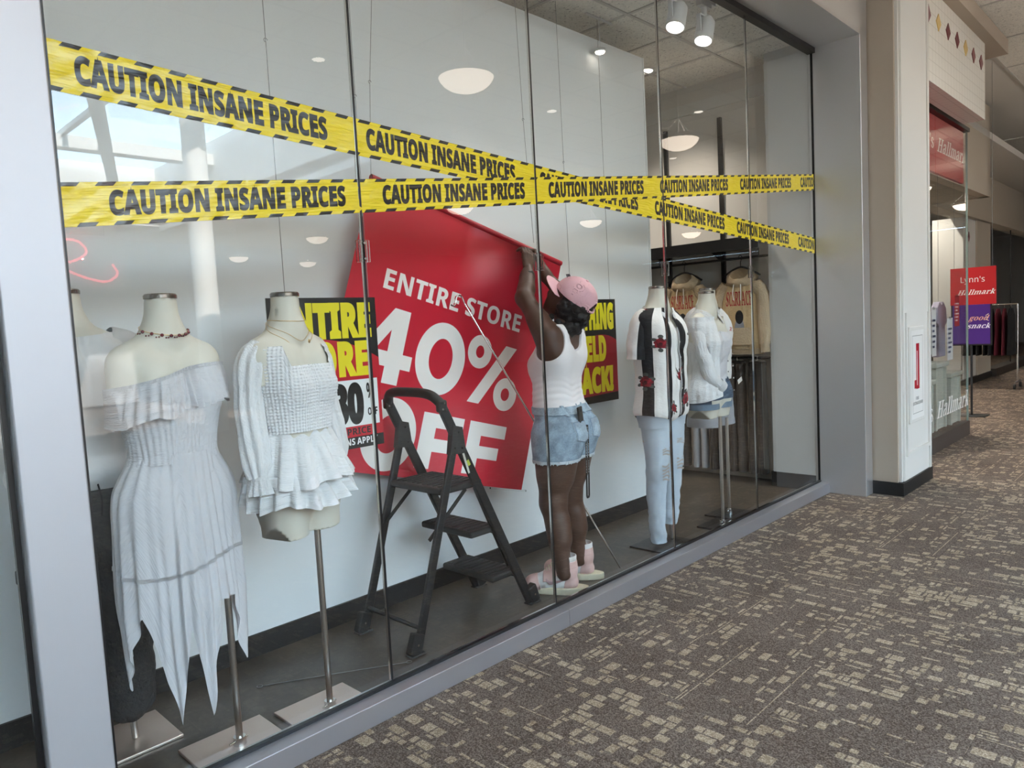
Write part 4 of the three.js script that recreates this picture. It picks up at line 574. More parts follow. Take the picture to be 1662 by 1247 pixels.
// open white shirt over lace top and denim shorts
{ const t = thing('dressed_mannequin', 'mannequin in open white shirt over lace camisole and denim shorts', 'mannequin', [4.615, 0, -0.185], 0.0, 'headless mannequins in the shop window');
  base(t, true, [0.105, 0.02], mat.blackPaint, 0.83, femHigh);
  mesh('camisole', fitted(F_.torso, (th) => 1.40 - 0.02 * Math.abs(Math.cos(th)), (th) => 1.09 - 0.05 * Math.exp(-((angd(th, 1.55) / 0.5) ** 2)) + 0.006 * Math.sin(th * 40), (th, y) => 0.010 + 0.003 * Math.sin(th * 2 + y * 60) * Math.exp(-((angd(th, 1.55) / 0.5) ** 2)), 160, 40), mat.gauze, t);
  const edge = 0.62; // half opening of the shirt front
  const shirt = surf(120, 60, (u, v) => { const th = 1.55 + edge + u * (2 * Math.PI - 1.55 - edge + 0.1), y = 0.95 + v * (1.50 - 0.95) - 0.03 * Math.cos(th * 2) * (1 - v), r = radius(F_.torso, th, Math.min(y, 1.47)) + 0.026 + 0.03 * (1 - v) + 0.014 * fold(Math.cos(th), y, Math.sin(th), 3.4); return [Math.cos(th) * r, y, Math.sin(th) * r]; });
  mesh('open_shirt', thick(shirt, 0.0015), mat.whiteCotton, t);
  mesh('collar', thick(surf(50, 6, (u, v) => { const th = 1.55 + 0.5 + u * (2 * Math.PI - 1.0), r = 0.072 + 0.035 * (1 - v), y = 1.505 + 0.055 * v - 0.06 * Math.exp(-Math.min(u, 1 - u) / 0.12); return [Math.cos(th) * r * 1.15, y, Math.sin(th) * r]; }), 0.003), mat.whiteCotton, t);
  for (const s of [-1, 1]) { mesh('sleeve', limb(s < 0 ? [[-0.11, 1.465, 0.0], [-0.155, 1.40, 0.02], [-0.165, 1.24, 0.06], [-0.15, 1.10, 0.10], [-0.09, 1.02, 0.135]] : [[0.11, 1.465, -0.01], [0.14, 1.40, -0.03], [0.145, 1.24, -0.05], [0.14, 1.10, -0.05], [0.135, 1.0, -0.04]], (v, th) => lerpT([[0, 0.055], [0.2, 0.055], [0.7, 0.048], [1, 0.043]], v) + 0.006 * fold(v * 3, th * 0.5, s, 3), 48, 40), mat.whiteCotton, t); mesh('rolled_cuff', limb(s < 0 ? [[-0.11, 1.04, 0.125], [-0.08, 1.01, 0.14]] : [[0.136, 1.03, -0.042], [0.134, 0.99, -0.04]], (v, th) => 0.05 + 0.004 * Math.sin(v * 3.1) + 0.003 * fold(v, th, s, 3), 40, 6), mat.whiteCotton, t); }
  const sh = fitted(F_.hips, () => 1.095, () => 0.93, (th, y) => 0.013 + 0.004 * fold(Math.cos(th), y, Math.sin(th), 5), 100, 20);
  const legs = [-1, 1].map((s) => limb([[s * 0.086, 0.97, -0.004], [s * 0.088, 0.885, 0.0]], (v, th) => 0.108 - 0.004 * v + 0.003 * fold(th, v, s, 3), 40, 12));
  const d = mesh('denim_shorts', mergeGeometries([sh, ...legs]), mat.midDenim, t); for (const s of [-1, 1]) mesh('turned_hem', limb([[s * 0.089, 0.905, 0], [s * 0.089, 0.865, 0]], (v) => 0.111, 40, 3), M({ color: C3(0.22, 0.30, 0.40), map: denimMap, roughness: 0.9 }), d);
  for (let i = 0; i < 5; i++) mesh('button', cyl(0.005, 0.005, 0.003, 0, 0, 0, 10).rotateX(Math.PI / 2).translate(0.125 + 0.004 * i, 0.98 + i * 0.085, 0.125 - 0.004 * i), mat.white, t);
  chain(t, 'necklace', 0, 1.565, 1.5, 0.02, 0.0012, mat.gold);
}
// printed T-shirt and grey shorts
{ const [c, g] = cvs(1024, 1024); g.fillStyle = '#e8e6e4'; g.fillRect(0, 0, 1024, 1024); const arch = (txt, cx, cy, R, size, col, a0) => { g.font = `bold ${size}px serif`; g.fillStyle = col; const tot = g.measureText(txt).width / R; let a = a0 - tot / 2; for (const ch of txt) { const w = g.measureText(ch).width / R; g.save(); g.translate(cx + Math.sin(a + w / 2) * R, cy - Math.cos(a + w / 2) * R); g.rotate(a + w / 2); g.scale(0.62, 1); g.fillText(ch, -g.measureText(ch).width / 2, 0); g.restore(); a += w; } };
  const cx = 1024 * 0.75; arch('DEATH ROW', cx, 560, 250, 78, '#a81222', 0); g.font = 'bold 40px sans-serif'; g.fillStyle = '#1a1a1a'; g.textAlign = 'center'; g.fillText('RECORDS', cx, 440);
  const t = thing('dressed_mannequin', 'mannequin in white printed T-shirt and grey shorts behind the open shirt', 'mannequin', [5.07, 0, -0.43], 0.0, 'headless mannequins in the shop window');
  base(t, false, [-0.045, 0.155], mat.blackPaint, 0.74); const sm = M({ map: ctex(c), roughness: 0.9, bumpMap: fabricBump, bumpScale: 0.001 });
  const gg = fitted(M_.torso, (th) => 1.575 - 0.025 * Math.max(0, Math.sin(th)), () => 1.02, (th, y) => 0.022 + 0.012 * Math.max(0, (1.2 - y) / 0.3) + 0.010 * fold(Math.cos(th), y, Math.sin(th), 3), 120, 60); mesh('shirt', gg, sm, t);
  for (const s of [-1, 1]) mesh('sleeve', limb([[s * 0.11, 1.52, -0.015], [s * 0.17, 1.475, -0.03], [s * 0.19, 1.36, -0.035], [s * 0.20, 1.26, -0.035]], (v, th) => lerpT([[0, 0.065], [0.3, 0.07], [1, 0.072]], v) + 0.006 * fold(v * 2, th * 0.4, s, 3), 44, 24), mat.knit, t);
  for (let i = 0; i < 4; i++) mesh('button', cyl(0.005, 0.005, 0.003, 0, 0, 0, 10).rotateX(Math.PI / 2).translate(0.03, 1.08 + i * 0.08, 0.14), mat.blackPlastic, t);
  const hips = fitted(M_.hips, () => 0.99, () => 0.82, (th, y) => 0.02, 80, 12); mesh('shorts', mergeGeometries([hips, ...[-1, 1].map((s) => limb([[s * 0.09, 0.92, 0], [s * 0.1, 0.8, 0.0], [s * 0.105, 0.67, 0.0]], (v, th) => 0.118 + 0.012 * v + 0.007 * fold(v, th * 0.6, s, 3), 44, 24))]), mat.greySweat, t);
  mesh('swing_tag', bx(0.07, 0.035, 0.002).rotateZ(0.35).translate(0.29, 0.99, 0.1), mat.white, t);
}
const PERS = 13 * Math.PI / 180;
// ---------- woman hanging the banner. Local axes: x to her right, y up, -z the way she faces
{ const t = thing('person', 'woman in white tank top, denim shorts and pink cap reaching up to hang the banner', 'person', [3.13, 0, -0.30], PERS); t.scale.set(1.03, 1.022, 1.03);
  const skin = MP({ color: C3(0.075, 0.033, 0.019), roughness: 0.5, sheen: 0.15 }), NS = V;
  const two = (l) => mir(l);
  const torsoB = [...two([[0.075, 0.88, 0.03, 0.108, 0.06, 1.02, 0.005, 0.098], [0.08, 0.87, 0.08, 0.102, 0.075, 0.90, 0.075, 0.1], [0.055, 1.02, 0, 0.098, 0.052, 1.12, -0.005, 0.088], [0.052, 1.12, -0.005, 0.09, 0.075, 1.30, 0.03, 0.094], [0.07, 1.25, -0.06, 0.068, 0.07, 1.235, -0.06, 0.066], [0.075, 1.30, 0.03, 0.092, 0.10, 1.385, 0.045, 0.072], [0.02, 1.44, 0.05, 0.048, 0.135, 1.415, 0.04, 0.05]]), [0, 0.98, -0.05, 0.085, 0, 1.05, -0.045, 0.08]];
  const neckB = [[0, 1.42, 0.05, 0.055, 0.004, 1.53, 0.075, 0.052]];
  const legB = [[-0.09, 0.86, 0.02, 0.126, -0.115, 0.50, 0.0, 0.072], [-0.09, 0.80, 0.035, 0.116, -0.10, 0.66, 0.02, 0.1], [-0.115, 0.50, 0.0, 0.07, -0.135, 0.12, 0.055, 0.042], [-0.118, 0.40, 0.032, 0.06, -0.125, 0.31, 0.042, 0.06],
    [0.09, 0.86, 0.02, 0.124, 0.088, 0.50, -0.005, 0.07], [0.09, 0.80, 0.035, 0.116, 0.095, 0.66, 0.01, 0.1], [0.088, 0.50, -0.005, 0.068, 0.115, 0.12, 0.03, 0.042], [0.095, 0.40, 0.022, 0.058, 0.104, 0.31, 0.028, 0.058]];
  const toL = (x, y, z) => { const dx = (x - 3.13) / 1.03, dz = (z + 0.30) / 1.03, c = Math.cos(PERS), s = Math.sin(PERS); return [dx * c - dz * s, y, dx * s + dz * c]; };
  const LW = toL(3.175, 1.80, -0.525), RW = toL(3.315, 1.825, -0.545), LE = toL(3.02, 1.625, -0.42), RE = toL(3.37, 1.635, -0.43);
  const armB = [[-0.16, 1.415, 0.035, 0.058, ...LE, 0.046], [-0.14, 1.34, 0.04, 0.062, -0.13, 1.5, -0.03, 0.054], [...LE, 0.046, LW[0] - 0.03, LW[1] - 0.06, LW[2] + 0.01, 0.034], [LE[0] + 0.05, LE[1] + 0.05, LE[2] - 0.012, 0.045, LW[0] - 0.03, LW[1] - 0.05, LW[2] + 0.01, 0.032], [LW[0] - 0.03, LW[1] - 0.05, LW[2] + 0.01, 0.031, ...LW, 0.026],
    [0.165, 1.415, 0.035, 0.058, ...RE, 0.045], [0.15, 1.34, 0.04, 0.062, 0.18, 1.5, -0.02, 0.054], [...RE, 0.045, RW[0], RW[1] - 0.06, RW[2] + 0.02, 0.033], [RW[0], RW[1] - 0.06, RW[2] + 0.02, 0.032, ...RW, 0.026]];
  const torso = bones(torsoB, 0.05), bodyF = bones([...torsoB, ...neckB, ...legB, ...armB], 0.035);
  // head, turned up to the banner
  const hq = new THREE.Quaternion().setFromEuler(new THREE.Euler(0.72, 0.12, 0.0)), hc = V(0.008, 1.59, 0.095), hi = hq.clone().invert(), hv = V(0, 0, 0);
  const headL = (x, y, z) => { let d = ell(x, y, z, 0, 0.025, 0.012, 0.076, 0.096, 0.096); d = smin(d, ell(x, y, z, 0, -0.055, -0.038, 0.055, 0.062, 0.06), 0.04); d = smin(d, ell(x, y, z, 0, -0.018, -0.086, 0.03, 0.05, 0.02), 0.03);
    d = smin(d, bone(x, y, z, [0, 0.008, -0.092, 0.008, 0, -0.03, -0.112, 0.012]), 0.015); d = smin(d, bone(x, y, z, [-0.011, -0.034, -0.1, 0.008, 0.011, -0.034, -0.1, 0.008]), 0.012);
    d = smin(d, bone(x, y, z, [-0.02, -0.066, -0.09, 0.007, 0.02, -0.066, -0.09, 0.007]), 0.01); d = smin(d, ell(x, y, z, 0, -0.098, -0.072, 0.022, 0.02, 0.02), 0.03);
    for (const s of [-1, 1]) { d = smin(d, ell(x, y, z, s * 0.076, -0.012, 0.012, 0.009, 0.03, 0.018), 0.01); d = Math.max(d, -ell(x, y, z, s * 0.031, 0.006, -0.094, 0.016, 0.01, 0.014)); } return d; };
  const headF = (x, y, z) => { hv.set(x - hc.x, y - hc.y, z - hc.z).applyQuaternion(hi); return headL(hv.x / 1.1, hv.y / 1.1, hv.z / 1.1) * 1.1; };
  const coarse = nets((x, y, z) => smin(bodyF(x, y, z), y > 1.4 ? headF(x, y, z) : 9, 0.03), [-0.3, 0.06, -0.36], [0.36, 1.93, 0.26], 0.0105);
  // hands: palm, four bent fingers, thumb
  function hand(wrist, dirUp, out, thumb, curl) {
    const y = V(...dirUp).normalize(), z = V(...out); z.addScaledVector(y, -z.dot(y)).normalize(); const x = y.clone().cross(z);
    const at = (a, b, c) => { const v = V(...wrist).addScaledVector(x, a).addScaledVector(y, b).addScaledVector(z, c); return [v.x, v.y, v.z]; };
    const B = [], add = (p, r, q, s) => B.push([...at(...p), r, ...at(...q), s]);
    for (let i = 0; i < 4; i++) { const a = -0.03 + i * 0.02, top = 0.088 - 0.006 * Math.abs(i - 1.4); add([a * 0.55, 0.0, 0], 0.017, [a, top, 0], 0.0125); }
    const len = [0.036, 0.044, 0.047, 0.042];
    for (let i = 0; i < 4; i++) { const k = thumb > 0 ? i : 3 - i, a = -0.03 + i * 0.02, L = len[k], top = 0.088 - 0.006 * Math.abs(i - 1.4); let p = [a, top, 0], ang = curl[0]; for (let j = 0; j < 3; j++) { const l = L * [1, 0.72, 0.55][j], q = [p[0] + a * 0.05, p[1] + Math.cos(ang) * l, p[2] - Math.sin(ang) * l]; add(p, [0.0098, 0.009, 0.0083][j], q, [0.009, 0.0083, 0.0075][j]); p = q; ang += curl[j + 1] || 0; } }
    add([thumb * 0.014, 0.02, -0.004], 0.015, [thumb * 0.042, 0.055, -0.014], 0.0115); add([thumb * 0.042, 0.055, -0.014], 0.011, [thumb * 0.045, 0.084, -0.028], 0.0098); add([thumb * 0.045, 0.084, -0.028], 0.0098, [thumb * 0.036, 0.105, -0.042], 0.0082);
    add([0, -0.045, 0], 0.024, [0, 0.0, 0], 0.022);
    const f = bones(B, 0.007), c = V(...at(0, 0.075, -0.02)); return nets(f, [c.x - 0.14, c.y - 0.15, c.z - 0.13], [c.x + 0.14, c.y + 0.14, c.z + 0.13], 0.0036);
  }
  const hl = hand(LW, [0.05, 0.12, -0.02], [-0.35, 0.1, 1], 1, [0.35, 0.75, 0.6]), hr = hand(RW, [-0.01, 0.12, -0.045], [0.35, 0.1, 1], -1, [0.9, 1.0, 0.7]);
  mesh('body', mergeGeometries([coarse, hl, hr]), skin, t);
  const head = new THREE.Group(); head.name = 'head_wear'; head.position.copy(hc); head.quaternion.copy(hq);
  // hair: curls under the cap
  const curls = []; for (let i = 0; i < 60; i++) { const a = rr(-0.4, Math.PI + 0.4), b = rr(-0.11, 0.03), q = 0.088 + rr(-0.004, 0.012); curls.push([Math.cos(a) * q * 0.92, b, 0.02 + Math.sin(a) * q * 1.02, rr(0.012, 0.02)]); }
  for (let i = 0; i < 26; i++) { curls.push([rr(-0.05, 0.05), rr(-0.15, -0.09), rr(0.06, 0.12), rr(0.014, 0.022)]); }
  const hairF = (x, y, z) => { let d = Math.max(ell(x, y, z, 0, 0.0, 0.02, 0.088, 0.11, 0.1), z < -0.02 ? -0.02 - z : -1, y - 0.045); for (const c of curls) { const e = Math.hypot(x - c[0], y - c[1], z - c[2]) - c[3]; if (e < d + 0.012) d = smin(d, e, 0.012); } return d + 0.003 * N3(x * 90, y * 90, z * 90); };
  const place = (g) => g.scale(1.1, 1.1, 1.1).applyQuaternion(hq).translate(hc.x, hc.y, hc.z);
  mesh('hair', place(nets(hairF, [-0.125, -0.19, -0.06], [0.125, 0.07, 0.165], 0.006)), M({ color: C3(0.007, 0.005, 0.005), roughness: 0.55 }), t);
  // cap: crown, brim, strap, button
  const pink = MP({ color: C3(0.80, 0.46, 0.50), roughness: 0.85, bumpMap: fabricBump, bumpScale: 0.0006 });
  const crownF = (x, y, z) => { const o = ell(x, y, z, 0, 0.035, 0.012, 0.094, 0.098, 0.112), n = ell(x, y, z, 0, 0.035, 0.012, 0.09, 0.094, 0.108); let d = Math.max(o, -n, 0.028 - y + 0.1 * Math.max(0, z) * 0.3); return Math.max(d, -(Math.hypot(x, y - 0.03) - 0.04 + (z < 0.05 ? 9 : 0))); };
  const cap = mesh('cap', place(nets(crownF, [-0.105, 0.015, -0.11], [0.105, 0.145, 0.135], 0.0036)), pink, t);
  mesh('brim', place(thick(surf(30, 10, (u, v) => { const a = (u - 0.5) * 2.3, q = 0.092 + 0.072 * v * Math.pow(Math.cos(a * 0.62), 0.8); return [Math.sin(a) * (0.092 + 0.012 * v), 0.034 + 0.012 * v - 0.03 * v * 0.4 - 0.028 * (Math.sin(a) ** 2), 0.012 - Math.cos(a) * 0.108 - (q - 0.092) * 1.0 * Math.max(0.15, Math.cos(a))]; }), 0.003)), pink, cap);
  mesh('strap', place(tube([[-0.042, 0.03, 0.112], [0, 0.026, 0.124], [0.042, 0.03, 0.112]], 0.006, 16, 8)), pink, cap);
  mesh('button', place(sph(0.008, 0, 0.134, 0.012, 1, 0.6, 1, 12)), pink, cap);
  mesh('emblem', place(merge([0, 1, 2, 3].map((i) => bx(0.007, 0.018, 0.003).rotateX(-0.95).rotateZ((i - 1.5) * 0.25).translate((i - 1.5) * 0.013, 0.095, -0.082)))), M({ color: C3(0.03, 0.02, 0.03), roughness: 0.8 }), cap);
  for (const s of [-1, 1]) mesh('eye', place(sph(0.0115, s * 0.031, 0.006, -0.079, 1, 0.75, 1, 14)), M({ color: C3(0.6, 0.58, 0.55), roughness: 0.2 }), t);
  mesh('earring', place(sph(0.006, -0.082, -0.042, 0.01, 1, 1, 1, 12)), mat.chrome, t);
  // tank top: fitted to the torso, cut out at arms, neck and back
  const tankF = (x, y, z) => { let d = Math.max(torso(x, y, z) - 0.007 - 0.0016 * Math.sin(y * 190 + 6 * N3(x * 7, y * 3, z * 7)) * Math.max(0, 1 - Math.abs(y - 1.1) / 0.12), 0.985 - y, y - 1.47); for (const s of [-1, 1]) d = Math.max(d, 0.088 - Math.hypot((x - s * 0.212) * 0.86, (y - 1.395) * 0.72, (z - 0.035) * 0.55)); d = Math.max(d, 0.098 - Math.hypot(x * 1.12, (y - 1.475) * 0.62, (z - 0.165) * 0.55)); d = Math.max(d, 0.085 - Math.hypot(x, (y - 1.46) * 0.8, (z + 0.065) * 0.7)); return d; };
  mesh('tank_top', nets(tankF, [-0.22, 0.97, -0.2], [0.22, 1.49, 0.18], 0.0075), MP({ color: C3(0.80, 0.75, 0.75), roughness: 0.85, sheen: 0.2 }), t);
  // shorts with pockets, waistband and belt loops
  const shortB = bones([...torsoB.filter((b) => b[1] < 1.1), ...legB.filter((b) => b[1] > 0.6)], 0.03);
  const sF = (x, y, z) => shortB(x, y, z) - 0.010 - 0.004 * N3(x * 20, y * 14, z * 20);
  const shorts = mesh('denim_shorts', nets((x, y, z) => Math.max(sF(x, y, z), y - 1.025, 0.735 + 0.008 * N3(x * 60, 1, z * 60) - y, -(Math.abs(x) - 0.004 + (y > 0.8 ? 9 : 0))), [-0.25, 0.71, -0.18], [0.25, 1.05, 0.22], 0.0075), M({ color: C3(0.36, 0.47, 0.58), map: denimMap, roughness: 0.9 }), t);
  const den2 = M({ color: C3(0.45, 0.56, 0.66), map: denimMap, roughness: 0.9 });
  mesh('waistband', nets((x, y, z) => Math.max(shortB(x, y, z) - 0.019, y - 1.03, 0.985 - y), [-0.25, 0.975, -0.18], [0.25, 1.045, 0.22], 0.007), den2, shorts);
  for (const s of [-1, 1]) { mesh('back_pocket', nets((x, y, z) => Math.max(sF(x, y, z) - 0.0045, Math.abs(x - s * 0.088) - 0.058, y - 0.952, 0.835 + 0.28 * Math.abs(x - s * 0.088) - y, 0.03 - z), [-0.2, 0.82, 0.0], [0.2, 0.97, 0.22], 0.005), den2, shorts); mesh('pocket_stitching', nets((x, y, z) => { const u = Math.abs(x - s * 0.088), b = 0.835 + 0.28 * u; return Math.max(sF(x, y, z) - 0.0065, u - 0.056, y - 0.95, b + 0.002 - y, 0.03 - z, -Math.max(u - 0.0515, y - 0.945, b + 0.0075 - y)); }, [-0.2, 0.82, 0.0], [0.2, 0.97, 0.22], 0.004), M({ color: C3(0.20, 0.27, 0.36), roughness: 0.9 }), shorts); for (const a of [0.03, 0.14]) mesh('belt_loop', nets((x, y, z) => Math.max(sF(x, y, z) - 0.009, Math.abs(x - s * a) - 0.006, Math.abs(y - 1.008) - 0.03, -z), [s * a - 0.02, 0.96, 0.0], [s * a + 0.02, 1.05, 0.22], 0.004), den2, shorts); }
  mesh('frayed_hem', nets((x, y, z) => Math.max(Math.abs(sF(x, y, z)) - 0.003, y - 0.748, 0.728 + 0.014 * N3(x * 130, 2, z * 130) - y), [-0.25, 0.705, -0.18], [0.25, 0.76, 0.2], 0.005), M({ color: C3(0.6, 0.66, 0.7), roughness: 0.95 }), shorts);
  // watch and ring
  { const a = V(LW[0] - 0.03, LW[1] - 0.05, LW[2] + 0.01), d = V(...LW).sub(a).normalize(), q = new THREE.Quaternion().setFromUnitVectors(V(0, 0, 1), d); const w = mesh('watch_band', new THREE.TorusGeometry(0.034, 0.008, 8, 32).scale(1, 1, 1.5).applyQuaternion(q).translate(a.x, a.y, a.z), mat.blackPlastic, t); const o = V(-0.5, 0.1, 0.85).addScaledVector(d, -V(-0.5, 0.1, 0.85).dot(d)).normalize(); mesh('watch_face', rb(0.03, 0.03, 0.012, 0.004).applyQuaternion(new THREE.Quaternion().setFromUnitVectors(V(0, 0, 1), o)).translate(a.x + o.x * 0.04, a.y + o.y * 0.04, a.z + o.z * 0.04), mat.blackPaint, w); }
  // high-top trainers
  const blush = M({ color: C3(0.62, 0.40, 0.36), roughness: 0.6 }), offw = M({ color: C3(0.74, 0.71, 0.69), roughness: 0.55 }), cream = M({ color: C3(0.70, 0.62, 0.45), roughness: 0.6 });
  const upB = [[0, 0.058, -0.135, 0.036, 0, 0.07, -0.06, 0.043], [-0.008, 0.055, -0.12, 0.036, 0.008, 0.055, -0.12, 0.036], [0, 0.07, -0.06, 0.043, 0, 0.105, 0.0, 0.046], [0, 0.06, 0.0, 0.042, 0, 0.06, 0.075, 0.042], [0, 0.105, 0.005, 0.046, 0, 0.13, 0.06, 0.05], [0, 0.13, 0.06, 0.05, 0, 0.205, 0.062, 0.052]];
  const up = bones(upB, 0.025), solePts = []; for (let i = 0; i < 40; i++) { const a = i / 40 * 6.2832, c = Math.cos(a), s = Math.sin(a); solePts.push([c * (0.046 + 0.006 * (s > 0 ? 1 : 0)) * (1 - 0.1 * Math.abs(s)), s * 0.147 + 0.023]); }
  const uF = (x, y, z) => Math.max(up(x, y, z), 0.028 - y, y - 0.212);
  for (const [sx, sz, ry, px, pz, lab] of [[-1, 0, 0.40, -0.12, 0.0, 0], [1, 0, 0.28, 0.13, -0.02, 1]]) {
    const s = new THREE.Group(); s.name = 'shoe'; s.position.set(px, 0, pz); s.rotation.y = ry; t.add(s);
    mesh('upper', nets((x, y, z) => Math.max(uF(x, y, z), -Math.max(up(x, y, z) + 0.008, 0.19 - y)), [-0.075, 0.02, -0.19], [0.075, 0.225, 0.13], 0.0052), offw, s);
    mesh('sole', extr(solePts.map(([a, b]) => [a, -b]), 0.028, 0.004).rotateX(-Math.PI / 2).translate(0, 0.004, 0), cream, s);
    mesh('toe_cap', nets((x, y, z) => Math.max(uF(x, y, z) - 0.003, z + 0.085 + 0.3 * Math.max(0, y - 0.05)), [-0.075, 0.02, -0.19], [0.075, 0.14, -0.03], 0.0052), blush, s);
    mesh('heel_panel', nets((x, y, z) => Math.max(uF(x, y, z) - 0.003, 0.045 - z + 0.25 * (y - 0.06), y - 0.15), [-0.075, 0.02, 0.0], [0.075, 0.17, 0.13], 0.0052), blush, s);
    mesh('ankle_panel', nets((x, y, z) => Math.max(uF(x, y, z) - 0.003, Math.abs(y - 0.165) - 0.018, -0.02 - z), [-0.075, 0.13, -0.05], [0.075, 0.2, 0.13], 0.0052), blush, s);
    mesh('eyestay', nets((x, y, z) => Math.max(uF(x, y, z) - 0.0035, z - 0.022 + 0.55 * (0.14 - y), -0.07 - z, 0.075 - y), [-0.075, 0.06, -0.09], [0.075, 0.21, 0.06], 0.0052), blush, s);
    for (const q of [-1, 1]) mesh('side_swoosh', nets((x, y, z) => Math.max(uF(x, y, z) - 0.0045, q * x > 0 ? -1 : 1, Math.abs(y - (0.07 + 0.32 * Math.max(0, z + 0.03) ** 1.25 + 0.9 * Math.max(0, -z - 0.035))) - 0.013 * Math.max(0.12, 1 - Math.abs(z + 0.03) / 0.1), -0.055 - z, z - 0.085), [-0.075, 0.03, -0.07], [0.075, 0.16, 0.1], 0.0042), M({ color: C3(0.42, 0.27, 0.27), roughness: 0.6 }), s);
    const lace = mesh('laces', merge(Array.from({ length: 6 }, (_, i) => { const y = 0.112 + i * 0.014, z = -0.062 + i * 0.013; return tube([[-0.032, y - 0.006, z + 0.006], [0, y + 0.012, z - 0.004], [0.032, y - 0.002, z + 0.01]], 0.0034, 10, 6); })), cream, s); lace.userData.label = 'cream laces';
  }
}
{ const t = thing('phone', 'black phone standing in the back pocket of the denim shorts', 'phone', [3.13, 0, -0.30], PERS); mesh('case', rb(0.05, 0.13, 0.012, 0.005).rotateX(-0.06).rotateZ(0.06).translate(-0.085, 0.985, 0.176), mat.blackPlastic, t); mesh('lens', cyl(0.006, 0.006, 0.002, 0, 0, 0, 12).rotateX(Math.PI / 2).translate(-0.093, 1.03, 0.185), mat.blackPaint, t); }
{ const [c, g] = cvs(64, 512); g.fillStyle = '#0d0d0e'; g.fillRect(0, 0, 64, 512); g.save(); g.translate(42, 500); g.rotate(-Math.PI / 2); g.font = 'bold 34px sans-serif'; g.fillStyle = '#d8d8d8'; g.fillText('rue21   rue21   rue21', 0, 0); g.restore();
  const t = thing('lanyard', 'black lanyard with white lettering dangling from the shorts pocket', 'lanyard', [3.13, 0, -0.30], PERS); const st = M({ map: ctex(c, { clamp: true }), roughness: 0.8 });
  const P0 = [-0.045, 0.945, 0.188];
  for (const s of [-1, 1]) { const gm = surf(2, 20, (u, v) => { const y = 0.945 - v * 0.40; return [P0[0] + 0.008 * s * Math.min(1, v * 4) + (u - 0.5) * 0.018, y, 0.192 + s * 0.003 - 0.012 * v]; }); mesh('strap', thick(gm, 0.0015), st, t); }
  mesh('clip', rb(0.026, 0.012, 0.01, 0.003, P0[0], 0.542, 0.181), mat.blackPlastic, t); }
// ---------- garments and shelf on the shop's side wall
{ const t = thing('wall_shelf', 'black wall shelf with hang rail above the beige hoodies', 'shelf'); const b = mat.blackPaint;
  for (const z of [-0.93, -1.50, -2.07]) mesh('upright', span(6.27, 6.30, 0.2, 3.3, z - 0.018, z + 0.018), b, t);
  mesh('shelf_board', span(5.93, 6.29, 2.13, 2.165, -2.6, -0.42), b, t); mesh('front_rail', span(5.92, 5.945, 2.06, 2.13, -2.6, -0.42), b, t);
  for (const z of [-0.93, -1.50, -2.07]) mesh('bracket', extr([[6.28, 1.98], [6.28, 2.13], [5.95, 2.13]], 0.012).translate(0, 0, z - 0.006), b, t);
  mesh('hang_rail', rod([6.1, 2.0, -2.6], [6.1, 2.0, -0.42], 0.011), b, t); for (const z of [-0.5, -1.5, -2.5]) mesh('rail_hook', rod([6.1, 2.0, z], [6.1, 2.13, z], 0.006, 8), b, t);
  mesh('lower_rail', rod([6.1, 1.12, -2.6], [6.1, 1.12, -0.42], 0.011), b, t); mesh('lower_bracket', span(6.1, 6.3, 1.115, 1.13, -0.94, -0.92), b, t); }
const scar = (() => { const [c, g] = cvs(1024, 512); g.fillStyle = '#c3a77f'; g.fillRect(0, 0, 1024, 512); g.save(); g.translate(512, 225); g.scale(0.62, 1.35); g.font = 'bold 120px serif'; g.textAlign = 'center'; g.fillStyle = '#a8202a'; g.fillText('SCARFACE', 0, 0); g.restore();
  g.fillStyle = '#8d8f98'; g.beginPath(); g.ellipse(520, 430, 70, 110, 0, 0, 7); g.fill(); g.fillStyle = '#17161a'; g.beginPath(); g.ellipse(520, 320, 58, 56, 0, 0, 7); g.fill(); return c; })();
